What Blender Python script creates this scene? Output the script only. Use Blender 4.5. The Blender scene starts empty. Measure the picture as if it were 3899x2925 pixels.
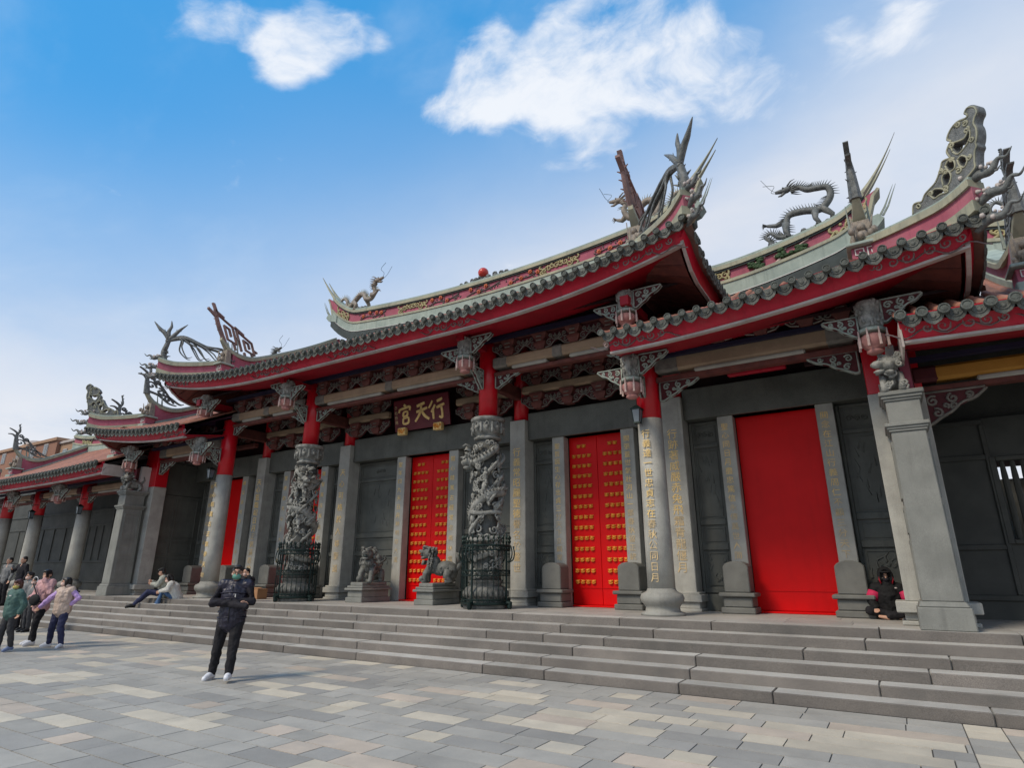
import bpy, bmesh, math, random
from math import sin, cos, pi, sqrt, radians
from mathutils import Vector, Matrix, Euler
rnd = random.Random(11)
C = bpy.context.scene.collection
SC = bpy.context.scene
# ------------------------------------------------------------------ camera, sky, sun, exposure
cam = bpy.data.cameras.new('camera'); camo = bpy.data.objects.new('camera', cam); C.objects.link(camo)
cam.sensor_fit = 'HORIZONTAL'; cam.sensor_width = 36; cam.lens = 36 * 2273 / 3899
cam.clip_start = .05; cam.clip_end = 5000
TH = math.atan(711.5 / 2273); YA = radians(31.7)
h_ = Vector((-sin(YA), cos(YA), 0)); fw = h_ * cos(TH) + Vector((0, 0, 1)) * sin(TH)
rt = Vector((cos(YA), sin(YA), 0)); up = rt.cross(fw)
camo.matrix_world = Matrix(((rt.x, up.x, -fw.x, 0), (rt.y, up.y, -fw.y, 0), (rt.z, up.z, -fw.z, 1.65), (0, 0, 0, 1)))
SC.camera = camo
SC.view_settings.view_transform = 'Standard'; SC.view_settings.look = 'None'
SC.view_settings.exposure = 1.0; SC.view_settings.gamma = 1
SC.view_settings.use_curve_mapping = False
SUN_EL, SUN_AZ = 47, 206        # azimuth measured clockwise from +Y (north)
sd = Vector((sin(radians(SUN_AZ)) * cos(radians(SUN_EL)), cos(radians(SUN_AZ)) * cos(radians(SUN_EL)), sin(radians(SUN_EL))))
sun = bpy.data.lights.new('sun', 'SUN'); sun.energy = 1.5; sun.angle = radians(16); sun.color = (1, .87, .69)
suno = bpy.data.objects.new('sun', sun); C.objects.link(suno); suno.rotation_euler = sd.to_track_quat('Z', 'Y').to_euler()
W = bpy.data.worlds.new('World'); SC.world = W; W.use_nodes = True

def nodes_of(nt):
    N, L = nt.nodes, nt.links
    def new(t, **k):
        n = N.new(t)
        for a, v in k.items():
            if a.startswith('i_'): n.inputs[a[2:].replace('_', ' ')].default_value = v
            else: setattr(n, a, v)
        return n
    def val(sock, v):
        if hasattr(v, 'is_output'): L.new(v, sock)
        else: sock.default_value = v
    def math_(op, a, b=0., c=0., clamp=False):
        n = N.new('ShaderNodeMath'); n.operation = op; n.use_clamp = clamp
        val(n.inputs[0], a); val(n.inputs[1], b); val(n.inputs[2], c); return n.outputs[0]
    def vmath(op, a, b=(0, 0, 0)):
        n = N.new('ShaderNodeVectorMath'); n.operation = op; val(n.inputs[0], a); val(n.inputs[1], b)
        return n.outputs['Value'] if op in ('DOT_PRODUCT', 'LENGTH') else n.outputs[0]
    def mix(f, a, b, t='MIX'):
        n = N.new('ShaderNodeMix'); n.data_type = 'RGBA'; n.blend_type = t; n.clamp_factor = True
        val(n.inputs[0], f)
        for i, v in ((6, a), (7, b)):
            if isinstance(v, tuple) and len(v) == 3: v = v + (1,)
            val(n.inputs[i], v)
        return n.outputs[2]
    def ss(x, a, b):
        n = N.new('ShaderNodeMapRange'); n.interpolation_type = 'SMOOTHSTEP'
        val(n.inputs[0], x); n.inputs[1].default_value = a; n.inputs[2].default_value = b
        return n.outputs[0]
    def noise(vec, scale, detail=4, rough=.55, dist=0.):
        n = N.new('ShaderNodeTexNoise'); val(n.inputs['Vector'], vec); n.inputs['Scale'].default_value = scale
        n.inputs['Detail'].default_value = detail; n.inputs['Roughness'].default_value = rough; n.inputs['Distortion'].default_value = dist
        return n.outputs[0]
    return N, L, new, val, math_, vmath, mix, ss, noise

def sky_world():
    nt = W.node_tree; nt.nodes.clear()
    N, L, new, val, m, vm, mix, ss, noise = nodes_of(nt)
    out = new('ShaderNodeOutputWorld'); bg = new('ShaderNodeBackground'); L.new(bg.outputs[0], out.inputs[0])
    bg.inputs[1].default_value = .1
    sky = new('ShaderNodeTexSky'); sky.sky_type = 'NISHITA'; sky.sun_disc = False
    sky.sun_elevation = radians(SUN_EL); sky.sun_rotation = radians(SUN_AZ); sky.air_density = 1.0; sky.dust_density = .3; sky.ozone_density = 2.5
    tc = new('ShaderNodeTexCoord'); d = vm('NORMALIZE', tc.outputs['Generated'])
    sp = new('ShaderNodeSeparateXYZ'); L.new(d, sp.inputs[0]); z = sp.outputs[2]
    zc = m('MAXIMUM', z, .02)
    # cloud plane coordinates: the direction hits a flat layer of cloud
    cb = new('ShaderNodeCombineXYZ')
    zz = m('ADD', zc, .18)
    L.new(m('DIVIDE', sp.outputs[0], zz), cb.inputs[0]); L.new(m('DIVIDE', sp.outputs[1], zz), cb.inputs[1])
    p = cb.outputs[0]
    p = vm('MULTIPLY', p, (.85, 1.08, 1))
    wv = vm('ADD', p, vm('MULTIPLY', new_color(N, L, p, 2.2), (.28, .28, 0)))
    n1 = noise(wv, 2.9, 9, .58); n2 = noise(vm('ADD', wv, (3.1, 7.7, 0)), 9, 8, .62)
    nn = m('ADD', m('MULTIPLY', m('SUBTRACT', n1, .5), 2.6), m('MULTIPLY', m('SUBTRACT', n2, .5), 1.3))
    tot = None
    for dx, dy, dz, r, a in CLOUDS:
        v = Vector((dx, dy, dz)).normalized()
        g = m('MULTIPLY', ss(vm('DOT_PRODUCT', d, tuple(v)), cos(radians(r)), 1.0), a)
        tot = g if tot is None else m('ADD', tot, g)
    tot = m('MULTIPLY', m('MINIMUM', tot, 1.0), .86)
    # the sky over and behind the square is mostly broken white cloud
    away = ss(vm('DOT_PRODUCT', d, (-.32, .62, .3)), .52, .1)
    tot = m('MAXIMUM', tot, m('MULTIPLY', away, .62))
    cum = ss(m('SUBTRACT', m('ADD', tot, nn), .40), .0, .75)
    veil = m('MULTIPLY', ss(noise(vm('ADD', p, (2, 6, 0)), 1.5, 7, .58, .3), .45, .75), .3)
    low = ss(z, .62, .14)
    ed = vm('DOT_PRODUCT', d, (.62, .55, -.1))
    east = m('ADD', m('MULTIPLY', m('MULTIPLY', ss(ed, -.5, .3), ss(z, .76, .46)), .78), m('MULTIPLY', ss(ed, .1, .6), .55))
    haze = m('ADD', m('MULTIPLY', low, .95), east, clamp=True)
    haze = m('MULTIPLY', haze, m('ADD', .7, m('MULTIPLY', n1, .5)), clamp=True)
    cl = noise(vm('ADD', p, (9, 2, 0)), 1.3, 6, .6, .4)
    bank = m('MULTIPLY', ss(z, .34, .14), ss(cl, .36, .6))
    blue = mix(.62, mix(1.0, sky.outputs[0], (.8, 1.5, 1.5, 1), 'MULTIPLY'), (.5, 4.1, 9.6, 1))
    c = mix(haze, blue, (7.1, 7.6, 8.6, 1))
    c = mix(veil, c, (8.0, 8.9, 9.8, 1))
    c = mix(m('MULTIPLY', bank, .9), c, (8.4, 8.6, 9.1, 1))
    c = mix(m('MULTIPLY', cum, .93), c, (9.2, 9.5, 10.0, 1))
    c = mix(ss(z, .0, -.04), c, (3.2, 3.2, 3.2, 1))
    c = mix(1.0, c, (SKYK,) * 3, 'MULTIPLY')
    L.new(c, bg.inputs[0])
SKYK = 2 ** -1.0
def new_color(N, L, vec, scale):
    n = N.new('ShaderNodeTexNoise'); L.new(vec, n.inputs['Vector']); n.inputs['Scale'].default_value = scale; n.inputs['Detail'].default_value = 4
    v = N.new('ShaderNodeVectorMath'); v.operation = 'SUBTRACT'; L.new(n.outputs['Color'], v.inputs[0]); v.inputs[1].default_value = (.5, .5, .5); return v.outputs[0]
CLOUDS = [(-0.63, 0.387, 0.673, 3, 0.6), (-0.604, 0.399, 0.69, 3.5, 0.62), (-0.571, 0.413, 0.71, 4, 0.62), (-0.536, 0.426, 0.729, 4, 0.5), (-0.516, 0.454, 0.727, 3, 0.4), (-0.674, 0.289, 0.68, 3, 0.34), (-0.648, 0.312, 0.694, 3.2, 0.44), (-0.628, 0.346, 0.697, 3.2, 0.4), (-0.583, 0.366, 0.725, 3.2, 0.34), (-0.505, 0.487, 0.713, 2.2, 0.36), (-0.491, 0.573, 0.657, 3, 0.52), (-0.444, 0.592, 0.673, 4, 0.58), (-0.402, 0.59, 0.7, 5, 0.6), (-0.395, 0.556, 0.731, 3.5, 0.5), (-0.342, 0.585, 0.736, 4, 0.5), (-0.353, 0.63, 0.691, 5, 0.66), (-0.285, 0.649, 0.706, 6, 0.62), (-0.215, 0.641, 0.737, 6, 0.6), (-0.232, 0.694, 0.682, 6, 0.62), (-0.336, 0.694, 0.637, 4, 0.5), (-0.282, 0.719, 0.635, 4, 0.5), (-0.159, 0.689, 0.707, 6, 0.56), (-0.108, 0.733, 0.672, 6, 0.62), (-0.062, 0.768, 0.637, 4, 0.55), (-0.015, 0.732, 0.681, 6, 0.3), (-0.157, 0.636, 0.755, 6, 0.6), (-0.261, 0.603, 0.753, 5, 0.45), (0.028, 0.759, 0.65, 4, 0.34), (0.089, 0.747, 0.659, 4, 0.34), (0.14, 0.75, 0.646, 4, 0.38), (-0.693, 0.359, 0.625, 3, 0.2), (-0.837, 0.384, 0.391, 3, 0.2),
          (.3, -.5, .7, 22, .8), (-.5, -.6, .6, 18, .8), (.7, .2, .6, 20, .8), (-.2, -.3, .9, 20, .7), (.2, -.8, .4, 20, .8)]
sky_world()

# ------------------------------------------------------------------ materials
def pm(name, c1, c2=None, scale=3., rough=.75, bump=0., bscale=60., speck=0., sscale=260., metal=0., rv=0., spec=.35, streak=0., coat=0., dist=0., stain=None, spots=0.):
    mt = bpy.data.materials.new(name); mt.use_nodes = True
    nt = mt.node_tree; N, L, new, val, m, vm, mix, ss, noise = nodes_of(nt)
    b = N['Principled BSDF']
    pos = new('ShaderNodeNewGeometry').outputs['Position']
    c2 = c2 or tuple(x * .72 for x in c1)
    n1 = noise(pos, scale, 6, .62, dist)
    c = mix(ss(n1, .3, .7), c1, c2)
    if speck:
        n2 = noise(pos, sscale, 2, .7)
        c = mix(1.0, c, mix(ss(n2, .3, .7), (1 - speck,) * 3, (1 + speck,) * 3), 'MULTIPLY')
    if streak:
        v = vm('MULTIPLY', pos, (5, 5, .35)); n3 = noise(v, 1.6, 5, .6)
        c = mix(m('MULTIPLY', ss(n3, .5, .75), streak), c, tuple(x * .45 for x in c2))
    if stain:
        n4 = noise(vm('ADD', pos, (4, 1, 9)), 1.1, 6, .65); c = mix(m('MULTIPLY', ss(n4, .5, .72), .55), c, stain)
    if spots:
        vo = new('ShaderNodeTexVoronoi'); vo.inputs['Scale'].default_value = 2.3; L.new(pos, vo.inputs['Vector'])
        big_ = ss(noise(vm('ADD', pos, (7, 3, 0)), .45, 6, .65), .42, .68)
        c = mix(m('MULTIPLY', ss(vo.outputs['Distance'], .05, .03), spots), c, (.12, .115, .105))
        c = mix(m('MULTIPLY', big_, .28), c, (.2, .195, .18))
    if rv:
        oi = new('ShaderNodeObjectInfo'); r = oi.outputs['Random']
        k = m('ADD', 1 - rv, m('MULTIPLY', r, 2 * rv)); cb = new('ShaderNodeCombineXYZ')
        for i in range(3): L.new(k, cb.inputs[i])
        c = mix(1.0, c, cb.outputs[0], 'MULTIPLY')
    L.new(c, b.inputs['Base Color'])
    rn = m('ADD', rough - .08, m('MULTIPLY', n1, .16)); L.new(rn, b.inputs['Roughness'])
    b.inputs['Metallic'].default_value = metal; b.inputs['Specular IOR Level'].default_value = spec
    if coat: b.inputs['Coat Weight'].default_value = coat; b.inputs['Coat Roughness'].default_value = .25
    if bump:
        bn = new('ShaderNodeBump'); bn.inputs['Strength'].default_value = bump; bn.inputs['Distance'].default_value = .02
        L.new(noise(pos, bscale, 4, .6), bn.inputs['Height']); L.new(bn.outputs[0], b.inputs['Normal'])
    return mt
X = {}
X['granite'] = pm('granite', (.40, .395, .36), (.30, .295, .27), 2.2, .7, .15, 180, .26, 210, streak=.25)
X['granite_dark'] = pm('dark_granite', (.118, .122, .108), (.084, .087, .077), 1.7, .62, .12, 160, .3, 190, streak=.3)
X['granite_side'] = pm('grey_granite', (.30, .297, .27), (.215, .213, .195), 1.9, .68, .15, 170, .26, 210, streak=.3)
X['riser'] = pm('step_granite_shaded', (.182, .163, .146), (.13, .118, .108), 1.1, .75, .3, 110, .3, 130, rv=.2, stain=(.10, .098, .092))  # risers browner, treads greyer; their light and shade contrast is put into the colours
X['tread'] = pm('tread_granite_lit', (.47, .455, .42), (.38, .365, .335), 1.4, .7, .2, 120, .2, 150, rv=.12, spots=.4, stain=(.24, .215, .19))
X['floor'] = pm('floor_granite', (.40, .38, .35), (.31, .295, .275), 1.3, .55, .08, 150, .16, 200, rv=.1)
X['carved'] = pm('carved_stone', (.33, .33, .305), (.13, .132, .123), 7, .75, .7, 45, .2, 200)
X['carved_dark'] = pm('dark_carved_stone', (.17, .17, .158), (.08, .082, .076), 7, .72, .7, 45, .2, 200)
X['slab_grey'] = pm('grey_paving', (.392, .372, .332), (.325, .312, .284), 1.6, .8, .12, 160, .17, 180, rv=.1, stain=(.26, .248, .225), spots=.6)
X['slab_dark'] = pm('dark_grey_paving', (.325, .312, .287), (.275, .265, .247), 1.6, .8, .12, 160, .17, 180, rv=.08, spots=.6)
X['slab_cream'] = pm('cream_paving', (.56, .50, .40), (.48, .43, .345), 2.4, .8, .12, 160, .14, 180, rv=.09, spots=.5, stain=(.38, .36, .32))
X['slab_rose'] = pm('rose_paving', (.51, .43, .35), (.43, .365, .30), 2.4, .8, .12, 160, .14, 180, rv=.09, spots=.5, stain=(.36, .33, .30))
X['joint'] = pm('paving_joint', (.12, .118, .112), None, 3, .9)
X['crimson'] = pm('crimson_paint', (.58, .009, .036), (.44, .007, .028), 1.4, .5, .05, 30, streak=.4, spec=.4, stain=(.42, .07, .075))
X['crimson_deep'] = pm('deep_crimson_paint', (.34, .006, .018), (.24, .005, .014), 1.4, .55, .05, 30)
X['col_red'] = pm('column_red_paint', (.6, .004, .016), (.45, .003, .012), 1.2, .32, .03, 20, spec=.5)
X['door_red'] = pm('door_red_paint', (.66, .0006, .0016), (.56, .0005, .0014), .8, .45, .06, 9, spec=.2, streak=.12)
X['brass'] = pm('gilded_brass', (.80, .33, .045), (.58, .2, .02), 9, .4, .2, 60)
X['gold'] = pm('gold_leaf', (.86, .62, .26), (.66, .46, .18), 14, .5, .1, 60, metal=.1)
X['gold_faded'] = pm('faded_gold_leaf', (.66, .48, .24), (.42, .34, .22), 9, .6, .1, 60)
X['cream'] = pm('cream_moulding', (.38, .365, .26), (.26, .265, .205), 2, .75, .15, 50, streak=.5)
X['trim'] = pm('pale_trim', (.5, .45, .42), (.36, .31, .29), 2, .7, .1, 50, streak=.35)
X['palegreen'] = pm('pale_green_plaster', (.34, .40, .355), (.25, .305, .275), 2, .8, .12, 50, streak=.45)
X['pink'] = pm('faded_pink_plaster', (.38, .105, .15), (.29, .075, .11), 1.6, .85, .12, 40, streak=.4, stain=(.34, .15, .17))
X['lattice'] = pm('weathered_pink_lattice', (.27, .165, .155), (.17, .115, .11), 3, .75, .2, 40)
X['stone_mid'] = pm('pillar_granite', (.215, .218, .2), (.16, .163, .15), 1.9, .68, .15, 170, .24, 210, streak=.3)
X['slate'] = pm('dark_slate', (.045, .06, .06), (.03, .04, .04), 3, .7)
X['tile'] = pm('terracotta_tile', (.36, .155, .10), (.26, .12, .088), 5, .75, .2, 50, rv=.18, stain=(.20, .15, .13))
X['tilecap'] = pm('weathered_tile_end', (.115, .125, .112), (.06, .067, .061), 14, .75, .9, 60, rv=.15)
X['driptile'] = pm('weathered_drip_tile', (.15, .155, .14), (.085, .09, .083), 14, .75, .9, 60, rv=.25)
X['tilebed'] = pm('tile_bed', (.20, .11, .085), (.14, .085, .07), 3, .85, .2, 30)
X['tan'] = pm('tan_beam_paint', (.33, .235, .155), (.24, .17, .115), 2, .65, .1, 40)
X['ochre'] = pm('ochre_beam_paint', (.42, .20, .03), (.33, .15, .02), 2, .6, .1, 40)
X['beamtrim'] = pm('grey_beam_trim', (.36, .35, .31), (.27, .26, .23), 2, .65)
X['wood_dark'] = pm('dark_lacquer', (.035, .012, .012), (.02, .008, .01), 2, .6)
X['navy'] = pm('navy_paint', (.013, .014, .04), (.01, .01, .03), 2, .6)
X['redbrown'] = pm('red_brown_paint', (.15, .045, .035), (.09, .03, .026), 5, .7, .2, 50)
X['scroll'] = pm('grey_green_scroll', (.32, .36, .32), (.2, .24, .215), 8, .7, .2, 60)
X['scroll_dim'] = pm('dim_scroll_paint', (.21, .19, .165), (.13, .125, .11), 8, .7, .2, 60)
X['scroll_pink'] = pm('painted_scroll', (.36, .25, .25), (.27, .22, .22), 8, .7)
X['plate'] = pm('scroll_ground', (.085, .014, .018), (.06, .011, .014), 5, .7)
X['lotus'] = pm('pink_lotus_paint', (.42, .2, .18), (.3, .13, .12), 8, .7, .3, 50)
X['tassel'] = pm('pale_tassel_paint', (.52, .4, .36), (.4, .28, .26), 8, .7)
X['plaque'] = pm('plaque_lacquer', (.13, .014, .022), (.095, .011, .018), 2, .45)
X['iron'] = pm('dark_green_iron', (.014, .03, .027), (.008, .018, .017), 5, .45, metal=.4)
X['drum'] = pm('door_stone_granite', (.16, .16, .147), (.115, .116, .107), 2, .65, .12, 160, .24, 200)
X['lion'] = pm('lion_stone', (.19, .192, .178), (.085, .087, .08), 7, .75, .7, 45, .2, 200)
X['granite_shaded'] = pm('shaded_dark_granite', (.062, .064, .057), (.042, .044, .04), 1.7, .62, .12, 160, .3, 190)  # dark granite darkened further: the outer halls' shade is in the colour
X['core'] = pm('relief_shade_stone', (.11, .112, .105), (.06, .062, .058), 7, .8, .7, 45)  # column stone darkened: shade between the relief is put into the colour
X['dragon'] = pm('glazed_shard', (.17, .178, .175), (.085, .092, .09), 12, .5, .6, 60)
X['dragon_tan'] = pm('tan_glazed_shard', (.30, .25, .2), (.18, .155, .13), 12, .5, .6, 60)
X['dragon_red'] = pm('rusty_shard', (.25, .085, .07), (.15, .06, .05), 9, .6, .4, 60)
X['pearl'] = pm('coral_red_glaze', (.5, .05, .035), (.42, .04, .03), 3, .3)
X['flower'] = pm('orange_flower_shard', (.55, .14, .05), (.4, .09, .05), 9, .5)
X['leafshard'] = pm('dull_leaf_shard', (.12, .10, .095), (.08, .06, .06), 9, .6)
X['pine'] = pm('pine_green_shard', (.04, .085, .03), (.025, .055, .02), 14, .6, .8, 60)
X['yellowscroll'] = pm('yellow_scroll_shard', (.38, .33, .16), (.27, .245, .14), 9, .6)
X['white'] = pm('white_plaster', (.62, .6, .58), (.52, .51, .5), 2, .8, .1, 40, streak=.3)
X['brick'] = pm('brown_brick_facing', (.30, .155, .105), (.24, .125, .085), .12, .85)
X['brick_light'] = pm('tan_brick_facing', (.38, .235, .155), (.32, .2, .13), .12, .85)
X['glass'] = pm('window_glass', (.16, .19, .21), (.1, .12, .14), .4, .15, spec=.6)
X['black'] = pm('black_cloth', (.012, .012, .014), (.008, .008, .009), 12, .8, .3, 40)
X['jet'] = pm('black_rubber', (.01, .01, .011), None, 5, .5)
X['skin'] = pm('skin', (.52, .30, .21), (.47, .26, .18), 20, .55)
X['hair'] = pm('black_hair', (.012, .010, .010), (.02, .016, .014), 30, .45)
X['hair_brown'] = pm('brown_hair', (.085, .028, .018), (.05, .018, .012), 30, .45)

# ------------------------------------------------------------------ mesh builder
X0 = -11.45
ORG = {}
class M:
    """collects shapes; s = +1/-1 means x is a distance from the temple's middle, mirrored for -1; 0 means world x"""
    def __init__(self, s=0): self.v = []; self.f = []; self.s = s
    def add(self, v, f):
        n = len(self.v); self.v += [tuple(p) for p in v]; self.f += [tuple(i + n for i in q) for q in f]; return self
    def hexa(self, p):
        return self.add(p, [(0, 3, 2, 1), (4, 5, 6, 7), (0, 1, 5, 4), (1, 2, 6, 5), (2, 3, 7, 6), (3, 0, 4, 7)])
    def box(self, x0, x1, y0, y1, z0, z1):
        return self.hexa([(x0, y0, z0), (x1, y0, z0), (x1, y1, z0), (x0, y1, z0), (x0, y0, z1), (x1, y0, z1), (x1, y1, z1), (x0, y1, z1)])
    def frus(self, cx, cy, z0, z1, a0, b0, a1, b1):
        return self.hexa([(cx - a0, cy - b0, z0), (cx + a0, cy - b0, z0), (cx + a0, cy + b0, z0), (cx - a0, cy + b0, z0), (cx - a1, cy - b1, z1), (cx + a1, cy - b1, z1), (cx + a1, cy + b1, z1), (cx - a1, cy + b1, z1)])
    def grid(self, fn, us, vs):
        v = [fn(u, w) for u in us for w in vs]; n = len(vs)
        return self.add(v, [(i * n + j, (i + 1) * n + j, (i + 1) * n + j + 1, i * n + j + 1) for i in range(len(us) - 1) for j in range(n - 1)])
    def sweep(self, secs, closed=True, cap=True):
        n = len(secs[0]); v = [p for s in secs for p in s]; f = []
        for i in range(len(secs) - 1):
            for j in range(n if closed else n - 1):
                k = (j + 1) % n; f.append((i * n + j, i * n + k, (i + 1) * n + k, (i + 1) * n + j))
        if cap and closed:
            f.append(tuple(range(n))[::-1]); f.append(tuple((len(secs) - 1) * n + j for j in range(n)))
        return self.add(v, f)
    def tube(self, pts, r, n=8, flat=1., upv=(0, 0, 1)):
        pts = [Vector(p) for p in pts]; rs = r if isinstance(r, (list, tuple)) else [r] * len(pts)
        secs = []; u = None
        for i, p in enumerate(pts):
            t = (pts[min(i + 1, len(pts) - 1)] - pts[max(i - 1, 0)])
            t = t.normalized() if t.length > 1e-9 else Vector((0, 0, 1))
            if u is None:
                u = Vector(upv); u = u - t * u.dot(t)
                if u.length < 1e-3: u = Vector((1, 0, 0)) - t * t.x
                if u.length < 1e-3: u = Vector((0, 1, 0))
            else: u = u - t * u.dot(t)
            u.normalize(); w = t.cross(u)
            secs.append([tuple(p + u * (rs[i] * cos(2 * pi * k / n)) + w * (rs[i] * flat * sin(2 * pi * k / n))) for k in range(n)])
        return self.sweep(secs)
    def lathe(self, prof, cx, cy, n=20, sq=False):
        secs = []
        if sq: n = 4
        for r, z in prof:
            if sq: secs.append([(cx + a * r, cy + b * r, z) for a, b in ((-1, -1), (1, -1), (1, 1), (-1, 1))])
            else: secs.append([(cx + r * cos(2 * pi * k / n), cy + r * sin(2 * pi * k / n), z) for k in range(n)])
        return self.sweep(secs)
    def ell(self, c, r, n=10, m=6, rot=None):
        if not isinstance(r, (tuple, list)): r = (r, r, r)
        R = Euler(rot).to_matrix() if rot else None; c = Vector(c); secs = []
        for i in range(m + 1):
            a = pi * i / m; z = -cos(a); q = max(sin(a), .02); s = []
            for k in range(n):
                p = Vector((r[0] * q * cos(2 * pi * k / n), r[1] * q * sin(2 * pi * k / n), r[2] * z))
                s.append(tuple(c + (R @ p if R else p)))
            secs.append(s)
        return self.sweep(secs)
    def prism(self, poly, o, ux, uy, depth):
        o, ux, uy = Vector(o), Vector(ux), Vector(uy); w = ux.cross(uy).normalized() * depth
        a = [tuple(o + ux * p[0] + uy * p[1]) for p in poly]; b = [tuple(Vector(q) + w) for q in a]
        return self.sweep([a, b])
    def ribbon(self, pts, wd, o, ux, uy, depth, close=False):
        """flat band along a 2D line, extruded: openwork scrolls"""
        n = len(pts); ws = wd if isinstance(wd, (list, tuple)) else [wd] * n
        o, ux, uy = Vector(o), Vector(ux), Vector(uy); nn = ux.cross(uy).normalized() * (depth / 2); secs = []
        for i, p in enumerate(pts):
            q0, q1 = pts[max(i - 1, 0)], pts[min(i + 1, n - 1)]
            t = Vector((q1[0] - q0[0], q1[1] - q0[1])); t = t.normalized() if t.length > 1e-9 else Vector((1, 0)); k = Vector((-t.y, t.x)) * ws[i] / 2
            a = o + ux * (p[0] + k.x) + uy * (p[1] + k.y); b = o + ux * (p[0] - k.x) + uy * (p[1] - k.y)
            secs.append([tuple(a - nn), tuple(b - nn), tuple(b + nn), tuple(a + nn)])
        return self.sweep(secs)
    def build(self, name, mat, parent=None, smooth=False, bevel=0., kind=None, label=None, mods=None, org=None):
        if org is None: org = ORG.get(parent.name, Vector((0, 0, 0))) if parent else Vector((0, 0, 0))
        me = bpy.data.meshes.new(name); s = self.s
        vv = [((X0 + s * x if s else x) - org[0], y - org[1], z - org[2]) for x, y, z in self.v]
        ff = [tuple(reversed(q)) for q in self.f] if s < 0 else self.f
        me.from_pydata(vv, [], ff); me.materials.append(mat)
        if smooth: me.polygons.foreach_set('use_smooth', [True] * len(me.polygons))
        o = bpy.data.objects.new(name, me); C.objects.link(o)
        if parent: o.parent = parent; ORG[o.name] = org
        else: ORG[o.name] = Vector((0, 0, 0))
        if bevel:
            b = o.modifiers.new('bevel', 'BEVEL'); b.width = bevel; b.segments = 1; b.limit_method = 'ANGLE'
        if kind: o['kind'] = kind
        if label: o['label'] = label
        return o
def thing(name, label, cat, loc, group=None, rz=0):
    o = bpy.data.objects.new(name, None); C.objects.link(o); o.location = loc; o.rotation_euler.z = rz
    o.empty_display_size = .2; o['label'] = label; o['category'] = cat
    if group: o['group'] = group
    ORG[o.name] = Vector(loc) if not rz else Vector((0, 0, 0)); return o
def local(name, label, cat, loc, rz=0, group=None):      # a thing whose parts are given in its own coordinates
    o = thing(name, label, cat, loc, group, rz); ORG[o.name] = Vector((0, 0, 0)); return o
def inst(src, loc, parent, rot=None, scale=None, name=None):
    o = src.copy(); C.objects.link(o); o.parent = parent; org = ORG.get(parent.name, Vector((0, 0, 0)))
    o.location = Vector(loc) - org
    if rot: o.rotation_euler = rot
    if scale: o.scale = scale
    ORG[o.name] = org
    return o
def inst_tree(src, loc, parent, rot=None, scale=None):
    o = inst(src, loc, parent, rot, scale)
    for ch in src.children:
        c = ch.copy(); C.objects.link(c); c.parent = o
    return o
def proto_at(o, loc, parent):                             # put the first of a kind in place
    o.parent = parent; org = ORG.get(parent.name, Vector((0, 0, 0))); o.location = Vector(loc) - org; return o
def lin(a, b, n): return [a + (b - a) * i / (n - 1) for i in range(n)]
def spiral(cx, cy, r0, r1, a0, turns, n=18):
    return [(cx + (r0 + (r1 - r0) * t) * cos(a0 + 2 * pi * turns * t), cy + (r0 + (r1 - r0) * t) * sin(a0 + 2 * pi * turns * t)) for t in lin(0, 1, n)]
def catmull(P, k=6):
    P = [Vector(p) for p in P]; out = []
    for i in range(len(P) - 1):
        p0, p1, p2, p3 = P[max(i - 1, 0)], P[i], P[i + 1], P[min(i + 2, len(P) - 1)]
        for j in range(k):
            t = j / k; out.append(.5 * ((2 * p1) + (p2 - p0) * t + (2 * p0 - 5 * p1 + 4 * p2 - p3) * t * t + (3 * p1 - p0 - 3 * p2 + p3) * t ** 3))
    out.append(P[-1]); return out
def radii(rs, n):
    out = []
    for i in range(n):
        t = i / (n - 1) * (len(rs) - 1); k = min(int(t), len(rs) - 2); out.append(rs[k] + (rs[k + 1] - rs[k]) * (t - k))
    return out
def text_mesh(body, size, ext=.006):
    c = bpy.data.curves.new('lettering', 'FONT'); c.body = body; c.size = size; c.extrude = ext; c.align_x = 'CENTER'; c.align_y = 'CENTER'; c.resolution_u = 1
    o = bpy.data.objects.new('lettering', c); C.objects.link(o)
    me = bpy.data.meshes.new_from_object(o.evaluated_get(bpy.context.evaluated_depsgraph_get()))
    bpy.data.objects.remove(o); return me
TXT = {}
def letter(ch, size, x, y, z, parent, mat, rot=(pi / 2, 0, 0), name='character'):
    k = (ch, mat.name)
    if k not in TXT:
        TXT[k] = text_mesh(ch, 1.0, .02); TXT[k].materials.clear(); TXT[k].materials.append(mat)
    o = bpy.data.objects.new(name, TXT[k]); C.objects.link(o); o.parent = parent
    org = ORG.get(parent.name, Vector((0, 0, 0))); o.location = Vector((x, y, z)) - org; o.rotation_euler = rot; o.scale = (size, size, size); ORG[o.name] = org
    return o
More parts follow.
